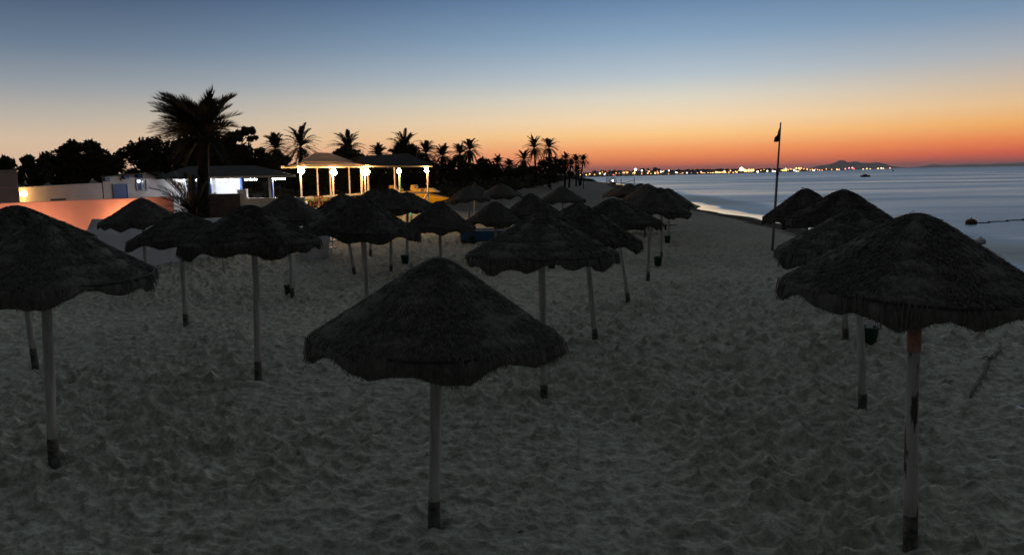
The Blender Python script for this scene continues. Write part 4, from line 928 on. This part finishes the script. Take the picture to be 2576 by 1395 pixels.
for x, y, sc_, lab in ((2563, 1041, 1.0, 'small white litter scrap on the sand at the right edge'), (1231, 964, .7, 'small white litter scrap on the sand under the nearest parasol brim'), (1427, 683, .9, 'small pale litter scrap beyond the broad middle parasol'), (1310, 1352, .5, 'tiny dark litter scrap on the bottom sand')):
    p = onground(x, y); o = MB().add([(-.07, -.03, .03), (.01, -.05, .05), (.08, .01, .035), (.01, .06, .07), (-.05, .0, .05), (.0, .0, .02)], [(0, 1, 5), (1, 2, 5), (2, 3, 5), (3, 4, 5), (4, 0, 5), (0, 4, 1), (1, 4, 3), (1, 3, 2)]).build('litter_scrap', M['plastic'] if 'dark' not in lab else M['tar'])
    o.location = p + Vector((0, 0, .04)); o.scale = (sc_,) * 3; tag(o, lab, 'litter')
pts = [onground(x, y) for x, y in ((2516, 862), (2510, 884), (2492, 906), (2478, 935), (2462, 955), (2448, 990), (2440, 1004))]
p = pts[0].copy(); mb = MB(p); mb.tube([q_ + Vector((.03 * math.sin(i * 2.1), 0, .012)) for i, q_ in enumerate(pts)], [.022, .03, .032, .036, .03, .024, .012], 8)
mb.tube([pts[2] + Vector((0, 0, .04)), pts[2] + Vector((-.16, -.12, .10)), pts[2] + Vector((-.30, -.18, .07))], [.02, .014, .006], 6)
o = mb.build('driftwood_branch', M['tar'], None, True); o.location = p; tag(o, 'dark crooked driftwood branch on the sand near the right edge', 'driftwood')
# wooden stake
p = onground(566, 690); o = MB().tube([(0, 0, -.1), (-.03, 0, .35), (-.05, 0, .62)], [.045, .04, .035], 9).build('wooden_stake', M['pole'], None, True); o.location = p; tag(o, 'short pale wooden stake in the sand before the grey garden wall', 'stake')
# stacked white sun loungers left of centre
def lounger(loc, rz, lab, m1, m2, grp, tilt=0, L=1.9, back=.0):
    t = empty('sun_lounger', loc, lab, 'sun lounger', grp, rz)
    if tilt: t.rotation_euler = (0, tilt, rz)
    MB().box((0, -.31, .28), (L, .05, .07)).build('frame', m1, t); MB().box((0, .31, .28), (L, .05, .07)).build('frame', m1, t)
    mb = MB(); [mb.box((-L / 2 + .1 + .115 * k, 0, .29), (.085, .58, .03)) for k in range(11)]; mb.build('slats', m2, t)
    mb = MB(); [mb.box((L / 2 - .58 + .10 * k, 0, .31 + back * .10 * k), (.08, .56, .03)) for k in range(6)]; mb.build('backrest', m2, t)
    for sx in (-1, 1):
        for sy in (-1, 1): MB().box((sx * (L / 2 - .25), sy * .3, .13), (.05, .05, .26)).build('leg', m1, t)
    return t
p = onground(800, 640); dS = p.y
for k in range(5):
    lounger(p + Vector((-.18 + .05 * k, .1 * (k % 2), .0 + .30 * k)), R(-5 + 3 * (k % 3)), ['bottom white sun lounger of the stack by the pale boards', 'second white sun lounger up in the stack by the pale boards', 'middle white sun lounger of the stack by the pale boards', 'fourth white sun lounger up in the stack by the pale boards', 'top white sun lounger of the stack, lit along its edge'][k], M['plastic'], M['plastic'], 'white sun loungers stacked by the pale boards', L=1.85, back=.15 if k == 4 else 0)
for k, (x, y, lab) in enumerate(((776, 651, 'left of three pale boards leaning by the lounger stack'), (803, 647, 'middle of three pale boards leaning by the lounger stack'), (824, 643, 'right of three pale boards leaning by the lounger stack'))):
    q_ = onground(x, y); o = MB().box((0, 0, .50), (.42, .05, 1.05), tilt=(R(-7), 0)).box((0, .03, .50), (.06, .03, 1.0), tilt=(R(-7), 0)).build('leaning_board', M['greywall'], None, bevel=.012); o.location = q_ + Vector((0, -.55, 0)); o.rotation_euler = (0, 0, R(-4 + 3 * k)); tag(o, lab, 'board', 'pale boards leaning by the lounger stack')
# blue boat with white rails
p = onground(1222, 607); t = empty('rowing_boat', p, 'small blue boat with bent white rails on the sand below the lit orange bank', 'boat', None, R(4))
mb = MB(); secs = []
for k in range(11):
    u_ = -1.25 + 2.5 * k / 10; f = (1 - max(0, u_ / 1.35) ** 2.4) * .92 + .02
    secs.append([(u_, -.52 * f, .62), (u_, -.40 * f, .08), (u_, 0, .0), (u_, .40 * f, .08), (u_, .52 * f, .62), (u_, .44 * f, .62), (u_, .3 * f, .2), (u_, -.3 * f, .2), (u_, -.44 * f, .62)])
vs = [v for s_ in secs for v in s_]; n = 9
mb.add(vs, [(i * n + k, i * n + (k + 1) % n, (i + 1) * n + (k + 1) % n, (i + 1) * n + k) for i in range(10) for k in range(n)] + [tuple(range(n))[::-1], tuple(10 * n + k for k in range(n))]); mb.build('hull', M['bluehull'], t)
MB().bar((-1.24, -.53, .60), (1.0, -.50, .60), .03, .09).build('rubbing_strip', M['plastic'], t)
MB().tube([(-1.3, -.5, .10), (-1.27, -.5, .5), (-1.15, -.48, .62), (-1.1, -.45, .98), (-.8, -.42, 1.0)], .028, 8).build('rail', M['plastic'], t, True)
MB().tube([(-1.1, .42, .62), (-1.1, .42, .98), (.9, .36, .95), (.9, .36, .6)], .022, 8).build('rail', M['plastic'], t, True)
mb = MB(); [mb.box((x_, 0, .52), (.2, .86, .04)) for x_ in (-.6, .2)]; mb.build('bench', M['plastic'], t)
for x_, m_ in ((-.75, 'redcloth'), (-.1, 'redcloth'), (.45, 'wood'), (.8, 'buoy')):
    pass
for k, (x_, m_, lab) in enumerate(((-.78, 'buoy', 'rust coloured life vest heap at the left end of the blue boat'), (.62, 'buoy', 'orange life vest heap at the right end of the blue boat'))):
    o = MB().sphere((0, 0, .1), .26, 12, 8, (1, .8, .6)).sphere((.16, .05, .16), .16, 10, 6, (1, .9, .7)).build('life_vest', M[m_], None, True); o.location = p + Vector((x_, 0, .54)); tag(o, lab, 'life vest')
# dark loungers right
for k, (x, y, lab) in enumerate(((1600, 588, 'dark sun lounger at the left end of the row behind the pale poles'), (1632, 588, 'dark red sun lounger in the middle of the row behind the pale poles'), (1668, 586, 'dark sun lounger with a white top edge, right in the row behind the pale poles'))):
    t = lounger(onground(x, y) + Vector((0, .5, .12)), R(2 - 4 * k), lab, M['hullblack'], M['redcloth'] if k == 1 else M['dark'], 'dark sun loungers behind the pale poles', L=.95 if k else 1.9, back=.35)
    if k == 2: MB().box((.3, -.3, .56), (.28, .03, .035)).build('edge_strip', M['plastic'], t)
# flag pole
p = onground(1943, 628); tp_ = at(1964, 308, p.y) - p
t = empty('flagpole', p, 'tall slim leaning flagpole with a dark drooping flag near the water', 'flagpole')
MB().tube([tp_ * -.04, tp_ * .35, tp_ * .60], [.06, .055, .05], 10).build('lower_pole', M['iron'], t, True)
MB().tube([tp_ * .605, tp_ * .8, tp_], [.042, .036, .028], 10).build('upper_pole', M['iron'], t, True)
MB().tube([tp_ * .595, tp_ * .612], [.066, .066], 10).build('collar', M['tar'], t, True)
mb = MB(); rowsf = 9; vs = []; fs = []
f0 = at(1963, 318, p.y) - p; f1 = at(1959.5, 355, p.y) - p; e0 = at(1951, 345, p.y) - p; e1 = at(1947, 357, p.y) - p
for i in range(rowsf):
    s_ = i / (rowsf - 1)
    for j in range(5):
        v_ = j / 4; a_ = f0.lerp(e0, s_ ** .8); b_ = f1.lerp(e1, s_); q_ = a_.lerp(b_, v_); q_ = q_ + Vector((0, .09 * math.sin(s_ * 7 + v_ * 2.5) * s_ ** .5, -.02 * math.sin(s_ * math.pi))); vs.append(q_)
for i in range(rowsf - 1):
    for j in range(4): fs.append((i * 5 + j, i * 5 + j + 1, (i + 1) * 5 + j + 1, (i + 1) * 5 + j))
mb.add(vs, fs); fo = mb.build('flag', M['flag'], t, True); sd_ = fo.modifiers.new('thick', 'SOLIDIFY'); sd_.thickness = .012
# far beach: dome, net, posts
p = onground(1541.5, 462.5); t = empty('clear_dome', p, 'round see through dome with a white light inside on the far beach', 'dome')
rad = 9.0 / F_PX * p.y
m = bpy.data.materials.new('clear_film'); m.use_nodes = True; b = m.node_tree.nodes['Principled BSDF']; b.inputs['Base Color'].default_value = (.7, .75, .78, 1); b.inputs['Roughness'].default_value = .15; b.inputs['Alpha'].default_value = .35
MB().sphere((0, 0, rad * .75), rad, 24, 14).build('skin', m, t, True)
for k in range(4):
    a_ = math.pi * k / 4; MB().tube([(rad * 1.01 * math.cos(q) * math.cos(a_), rad * 1.01 * math.cos(q) * math.sin(a_), rad * .75 + rad * 1.01 * math.sin(q)) for q in np.linspace(-.8, math.pi + .8, 25)], .05, 6).build('rib', M['hullblack'], t, True)
MB().sphere((0, 0, rad * .9), .28, 12, 8).build('bulb', M['domelamp'], t, True)
MB().lathe([(0, 0), (rad * .95, 0), (rad * .98, rad * .42), (rad * .9, rad * .42), (0, rad * .42)], 24).build('base_skirt', M['hullblack'], t, True)
p = onground(1579, 465.5); t = empty('volleyball_net', p, 'slack volleyball net on two posts on the far beach', 'volleyball net')
a_ = at(1563, 464, p.y) - p; b_ = at(1596, 464, p.y) - p; a2 = at(1562.5, 450, p.y) - p; b2_ = at(1595.5, 446.5, p.y) - p
MB().tube([a_ + Vector((0, 0, -.4)), a2], .14, 8).build('post', M['hullblack'], t, True); MB().tube([b_ + Vector((0, 0, -.4)), b2_], .11, 8).build('post', M['hullblack'], t, True)
mb = MB(); q0 = at(1563, 461, p.y) - p; q1 = at(1595.7, 453, p.y) - p
mb.bar(q0, q1, .06, .16); 
for k in range(1, 14):
    u_ = k / 14; s0 = q0.lerp(q1, u_); mb.bar(s0, s0 - Vector((0, 0, .5)), .015, .015)
mb.bar(q0 - Vector((0, 0, .5)), q1 - Vector((0, 0, .5)), .02, .03); mb.build('net', M['hullblack'], t)
for x, y0, y1, lab in ((1529.5, 446, 466, 'tall thin post left of the far dome'), (1526, 447, 461, 'thin short post at the left end of the far posts'), (1551, 453.5, 461.5, 'low post right of the far dome'), (1468, 446, 476, 'tall thin post on the far dune beach')):
    p = onground(x, y1); h = at(x, y0, p.y).z - p.z
    o = MB().tube([(0, 0, -.3), (0, 0, h)], .09, 8).build('beach_post', M['hullblack'], None, True); o.location = p; tag(o, lab, 'post', 'posts on the far beach')

# ---------------------------------------------------------------- on the water
def onsea(x, y):
    d = ray(x, y); t_ = (SEA_Z - CAM_H) / d.z; return CAM + d * t_
p = onsea(2443, 563); t = empty('buoy', p, 'round rust orange buoy floating right of the large parasol', 'buoy')
MB().sphere((0, 0, .12), .36, 16, 10, (1.15, 1, .75)).build('float', M['buoy'], t, True); MB().tube([(0, 0, .34), (0, 0, .5)], [.05, .03], 8).build('eye', M['tar'], t, True)
p2 = onsea(2600, 551); pts = [p.lerp(p2, k / 24) + Vector((0, .2 * math.sin(k * .9), .03)) for k in range(25)]
mb = MB(p); mb.tube(pts, .035, 6)
for k in (6, 13, 19): mb.sphere(pts[k], .10, 8, 6)
o = mb.build('float_line', M['rope'], None, True); o.location = p; tag(o, 'dark floating rope running from the orange buoy to the right edge', 'rope')
p = onsea(2466, 612); t = empty('buoy', p, 'small pale buoy half behind the right slope of the large parasol', 'buoy')
MB().sphere((0, 0, .1), .28, 14, 10, (1, 1, .8)).build('float', M['greywall'], t, True); MB().tube([(0, 0, .25), (0, 0, .36)], [.07, .05], 8).build('eye', M['tar'], t, True)
p = onsea(2177, 445); t = empty('motor_boat', p, 'small dark motor boat with a pale cabin out on the bay', 'boat', None, R(3))
mb = MB(); secs = []
for k in range(11):
    u_ = -2.2 + 4.6 * k / 10; f = (1 - max(0, (u_ + .3) / 2.75) ** 2.6) * .95 + .03; sh_ = .75 + .22 * max(0, u_ / 2.3) ** 2
    secs.append([(u_, -.85 * f, sh_), (u_, -.7 * f, .0), (u_, 0, -.2), (u_, .7 * f, .0), (u_, .85 * f, sh_)])
vs = [v for s_ in secs for v in s_]; n = 5
mb.add(vs, [(i * n + k, i * n + (k + 1) % n, (i + 1) * n + (k + 1) % n, (i + 1) * n + k) for i in range(10) for k in range(n)] + [tuple(range(n))[::-1], tuple(10 * n + k for k in range(n))]); mb.build('hull', M['hullblack'], t)
MB().prism([(-1.2, -.6, .74), (.9, -.6, .78), (.45, -.6, 1.3), (-1.1, -.6, 1.3)], (0, 0, 0), (0, 1.2, 0)).build('cabin', M['plastic'], t, bevel=.05)
MB().box((-.35, 0, 1.36), (1.8, 1.4, .1)).build('cabin_roof', M['hullblack'], t, bevel=.03)
p = onsea(2246, 431); t = empty('channel_marker', p, 'tiny dark channel marker on the horizon side of the bay, right of the motor boat', 'marker')
MB().lathe([(0, -.2), (1.3, -.2), (1.2, .5), (.5, .9), (.3, 2.0), (0, 2.1)], 14).build('float', M['hullblack'], t, True); MB().sphere((0, 0, 2.3), .4, 10, 6).build('topmark', M['hullblack'], t, True)

# ---------------------------------------------------------------- far coast, town and hills
CO = [(1440, 700), (1500, 690), (1560, 740), (1640, 800), (1740, 860), (1830, 930), (1900, 1060), (1980, 1260), (2060, 1650), (2130, 2300), (2190, 3300), (2250, 4800)]
def coast_pt(x): Y = np.interp(x, [c[0] for c in CO], [c[1] for c in CO]); return Vector((at(x, 440, Y).x, Y, 0))
xs = np.linspace(1380, 2255, 150); V = []; Fq = []
offs = [0, 8, 20, 60, 160, 400, 900]; hts = [-1.5, .7, 1.0, 1.5, 2.2, 3.0, 3.0]
for k, x in enumerate(xs):
    P = coast_pt(max(x, 1440)) + Vector((0 if x >= 1440 else -(1440 - x) * 1.2, 0, 0)); f = P.y / 900
    dr_ = Vector((P.x * .2, P.y, 0)).normalized() * .85 + Vector((-.25, .3, 0))
    for o_, h_ in zip(offs, hts):
        q_ = P + dr_ * o_ * max(1, f * .8) * (1 + .03 * math.sin(k * .7)); taper = np.clip((2257 - x) / 90, .12, 1)
        V.append((q_.x, q_.y, h_ * (.75 + .35 * math.sin(k * .23) * math.sin(k * .61 + 1)) * max(1, f) ** .5 * taper if h_ > 0 else h_))
no = len(offs); Fq = [(k * no + i, (k + 1) * no + i, (k + 1) * no + i + 1, k * no + i + 1) for k in range(len(xs) - 1) for i in range(no - 1)]
m_land = mat('far_land', (.035, .034, .030), .95, (.06, .055, .05), .02)
tag(link('far_coast', npmesh('far_coast', np.array(V), np.array(Fq)), m_land), kind='structure')
# town buildings
def town(x, ytop, wpx, Y, lab, storeys=True, group=None, name='town_building'):
    P = at(x, 430, Y); zt_ = at(x, ytop, Y).z; wd = wpx / F_PX * Y; z0 = 0.2; dp = max(6.0, wd * .8)
    t = empty(name, (P.x, Y, z0), lab, 'building', group)
    h = zt_ - z0
    MB().box((0, dp / 2, h / 2 - .4), (wd, dp, h + .8)).build('wall', M['citywall'], t)
    mb = MB(); mb.box((0, dp / 2, h + .25), (wd * 1.03, dp * 1.03, .5)); mb.box((wd * .18, dp / 2, h + 1.1), (wd * .25, dp * .3, 1.2)); mb.build('roof', M['roof'], t)
    if wd > 8 and h > 5:
        mb = MB(); nx = max(2, int(wd / 4)); nzz = max(1, int(h / 3.2))
        for i in range(nx):
            for j in range(nzz): mb.box((-wd / 2 + wd * (i + .5) / nx, -.02, 1.8 + j * h / nzz * .95), (wd / nx * .45, .12, h / nzz * .4))
        mb.build('window', M['glass'], t)
for x, y, wpx, Y, lab in ((1599, 436, 9, 1900, 'tall town tower under the brightest star of light'), (1617, 424.5, 11, 2100, 'dark town block with a white lit side, left of the twin tall blocks'), (1630.5, 424, 5, 2100, 'narrow town tower between two wider blocks'),
                          (1648, 422, 9, 2200, 'taller left half of the twin town blocks'), (1657, 424.5, 7, 2210, 'lower right half of the twin town blocks'), (1676, 428.5, 5, 2000, 'small dark town tower right of the twin blocks'),
                          (1725.5, 427.5, 5, 1900, 'small lone town tower in the middle of the far shore'), (1768, 426.5, 12, 2000, 'long dark town block with a rising roof line'), (1811, 425, 8, 2300, 'dark town block left of the harbour lights')):
    town(x, y, wpx, Y, lab)
TG = 'low houses of the far town'
r2_ = random.Random(5)
for k in range(64):
    x = 1492 + 480 * ((k + r2_.random() * .8) / 64); Y = coast_pt(x).y * r2_.uniform(1.35, 2.0); hor = 436 - .0143 * (x - 1288)
    town(x, hor - r2_.uniform(.6, 3.2), r2_.uniform(4, 9), Y, 'low dark house among the lights of the far town', group=TG, name='town_house')
# town lamps
z3 = [(35,220),(85,225),(185,210),(165,240),(255,240),(285,255),(310,225),(388,235,'orange'),(475,215,'yellow',1.5),(548,230,'white'),(562,212,'orange'),(620,255),(635,265),(655,275),(690,240,'red'),(715,250),(715,272,'white',1.5),(735,210,'orange'),(740,265),(775,255,'orange'),(800,252),(820,252),(840,255),(862,255),(885,252),(908,250),(850,205),(868,205),(905,210,'orange'),(920,200),(950,248),(980,248),(1003,248),(1025,245),(1050,245),(1075,243),(1098,245),(1133,245,'warm',1.5),(1148,218,'orange'),(1198,240,'orange'),(1048,155,'white',2.1),(1030,205,'yellow',1.5),(1150,170,'white',1.4),(1265,185),(1245,212),(1365,210,'warm',1.4),(1400,185,'orange'),(1410,210,'orange',1.3),(1457,190,'white',1.2),(1448,240,'yellow'),(1475,240,'yellow'),(1540,238,'yellow'),(1578,235,'warm',1.7),(1625,240,'orange'),(1585,172,'white'),(1670,235),(1690,232),(1700,200,'white'),(1720,205),(1740,240,'white',1.9),(1765,230,'warm',1.3),(1785,230,'warm',1.3),(1800,228,'warm',1.2),(1875,208,'white'),(1930,232),(1365,258,'pink'),(2045,210,'orange'),(2105,205,'orange'),(2130,215,'warm',1.2),(2150,215),(2170,225,'warm',1.8),(2215,212,'orange'),(2250,210,'orange'),(2295,210,'orange'),(2340,200,'warm',1.5),(2370,200,'warm',1.2),(2400,205),(2440,200),(2480,190,'warm',1.8),(2500,205),(2550,200)]
z4 = [(15,230,'warm',1.5),(50,222),(85,222),(110,220),(150,212,'warm',1.5),(185,215),(200,217),(240,212,'warm',1.5),(255,205),(300,212,'orange'),(322,195),(355,218),(385,205),(400,212),(440,186,'warm',1.8),(455,175,'white',3.2),(495,190,'yellow',2.2),(515,195,'warm',1.8),(545,190,'yellow',2.2),(575,190,'yellow',2.0),(595,188,'yellow',2.0),(650,207,'white',1.7),(690,190,'orange'),(768,197,'white',1.2),(835,202,'white',1.6),(860,202,'white'),(955,190,'warm',1.2),(975,192),(995,192,'warm',1.2),(990,172,'white'),(1045,172,'orange'),(1093,187,'white',1.3),(1115,203,'white',1.7),(1140,203,'warm',1.5),(1118,165,'yellow',1.2),(1150,165,'yellow',1.3),(1175,165,'yellow'),(1210,172,'orange'),(1250,178,'yellow'),(1285,185,'orange'),(1325,195,'white',1.8),(1310,178,'orange'),(1345,180,'orange'),(1375,182,'orange'),(1400,187,'orange'),(1430,187,'orange'),(1480,175,'orange'),(1545,180,'orange'),(1610,180,'warm',1.2),(1635,180,'pink'),(1710,172,'pink'),(1755,162,'pink'),(1795,160,'pink',1.2),(1815,172,'red'),(1925,175,'yellow'),(1970,170,'yellow'),(2010,175,'yellow'),(2105,170,'yellow',1.3),(2145,165,'white',1.2),(2170,168),(2250,162,'pink')]
LB = {'warm': 'glowing warm street lamp in the light row of the far town', 'white': 'bright white flood lamp on the far shore', 'orange': 'dim orange street lamp on the far shore', 'red': 'red lamp on the far shore', 'pink': 'pinkish lamp at the hill end of the far shore', 'yellow': 'yellow lamp on the far shore'}
protos = {}
rl = random.Random(9)
lights = [((2140 + q_[0] / 4.293) * .6706, (600 + q_[1] / 4.293) * .6706) + tuple(q_[2:]) for q_ in z3] + [((2640 + q_[0] / 3.22) * .6706, (580 + q_[1] / 3.22) * .6706) + tuple(q_[2:]) for q_ in z4]
for k in range(24): lights.append((1480 + 560 * rl.random(), None, rl.choice(['warm', 'orange', 'orange', 'warm', 'white']), .6))
for q_ in lights:
    x, y = q_[0], q_[1]; kind = q_[2] if len(q_) > 2 else 'warm'; sz = q_[3] if len(q_) > 3 else 1.0
    if y is None: y = 436 - .0143 * (x - 1288) + rl.uniform(-1.5, 6) * (1 if x < 1850 else .35)
    hor = 436 - .0143 * (x - 1288); Yc = coast_pt(min(x, 2240)).y * 1.06
    if y > hor + 1: Yc = coast_pt(min(x, 2240)).y * 1.02
    p = at(x, y, Yc); zg = max(-.3, min(p.z - 1.0, .5))
    if kind not in protos:
        me_ = MB(); me_.cur = 1; me_.tube([(0, 0, -6), (0, 0, -.4)], .12, 6); me_.cur = 0; me_.sphere((0, 0, 0), 1.0, 10, 8)
        o = me_.build('far_lamp', [M['city_' + kind], M['hullblack']], None, True); protos[kind] = o
    else:
        o = protos[kind].copy(); COL.objects.link(o)
    s_ = .70 * sz * (Yc / 900)
    o.location = p; o.scale = (s_, s_, s_); tag(o, LB[kind], 'lamp', 'lamps of the far shore, ' + kind)
# hills
def hills(pts, Y, name, depth, jag, m_):
    V = []; n = 160; xs = np.linspace(pts[0][0], pts[-1][0], n); ys = np.interp(xs, [q_[0] for q_ in pts], [q_[1] for q_ in pts]); rr = np.random.default_rng(int(Y))
    hz = np.array([max(0, at(x, y, Y).z) for x, y in zip(xs, ys)]); hz = hz * (1 + jag * rr.normal(0, 1, n)) 
    nd = 13
    for k in range(n):
        X = at(xs[k], 430, Y).x
        for j in range(nd):
            v_ = (j / (nd - 1)) * 2 - 1; hgt = hz[k] * (1 - abs(v_) ** 1.2) * (1 + .10 * math.sin(k * .5 + v_ * 6)) if abs(v_) > .01 else hz[k]
            V.append((X * (1 + .5 * v_ * depth / Y), Y + v_ * depth, hgt - 3 * (abs(v_) > .98)))
    Fq = [(k * nd + j, (k + 1) * nd + j, (k + 1) * nd + j + 1, k * nd + j + 1) for k in range(n - 1) for j in range(nd - 1)]
    tag(link(name, npmesh(name, np.array(V), np.array(Fq), True), m_), kind='structure')
mh = mat('far_hills', (.20, .16, .15), .95, (.26, .21, .19), .002)
cv = lambda L_: [((2640 + a_ / 3.22) * .6706, (580 + b_ / 3.22) * .6706) for a_, b_ in L_]
hills(cv([(1310, 172), (1330, 163), (1380, 140), (1420, 128), (1460, 131), (1500, 118), (1560, 108), (1610, 85), (1640, 72), (1655, 66), (1675, 74), (1700, 97), (1750, 92), (1800, 86), (1820, 82), (1860, 92), (1900, 97), (1960, 99), (2000, 105), (2060, 93), (2110, 93), (2150, 118), (2200, 132), (2250, 140), (2300, 154), (2350, 166)]), 11000, 'hills', 900, .012, mh)
hills([(2318, 419.5), (2335, 416), (2350, 413), (2380, 416), (2410, 413.5), (2450, 412.5), (2480, 413.5), (2510, 411), (2535, 411.5), (2575, 408.5), (2620, 410), (2700, 408), (2780, 412)], 19000, 'far_hills', 1500, .02, mh)

# ---------------------------------------------------------------- evening haze
HZ = 4.6e-5
m = bpy.data.materials.new('evening_haze'); m.use_nodes = True; nt = m.node_tree; nt.nodes.remove(nt.nodes['Principled BSDF'])
pv = nt.nodes.new('ShaderNodeVolumePrincipled'); pv.inputs['Color'].default_value = (.92, .86, .88, 1); pv.inputs['Density'].default_value = HZ; pv.inputs['Anisotropy'].default_value = .35
nt.links.new(pv.outputs[0], nt.nodes['Material Output'].inputs['Volume'])
hb = MB().box((0, 0, 68), (64000, 64000, 150)).build('haze', m); tag(hb, 'thin evening haze over beach, bay and far hills', 'haze', kind='stuff')
hb.location = (0, 0, 0)

# ---------------------------------------------------------------- render settings
S.render.engine = 'CYCLES'; S.cycles.use_denoising = True
S.cycles.max_bounces = 6; S.cycles.diffuse_bounces = 3; S.cycles.volume_bounces = 0; S.cycles.transparent_max_bounces = 8
S.cycles.sample_clamp_indirect = 4; S.cycles.use_light_tree = True
S.view_settings.view_transform = 'Standard'; S.view_settings.look = 'None'; S.view_settings.exposure = 0; S.view_settings.gamma = 1
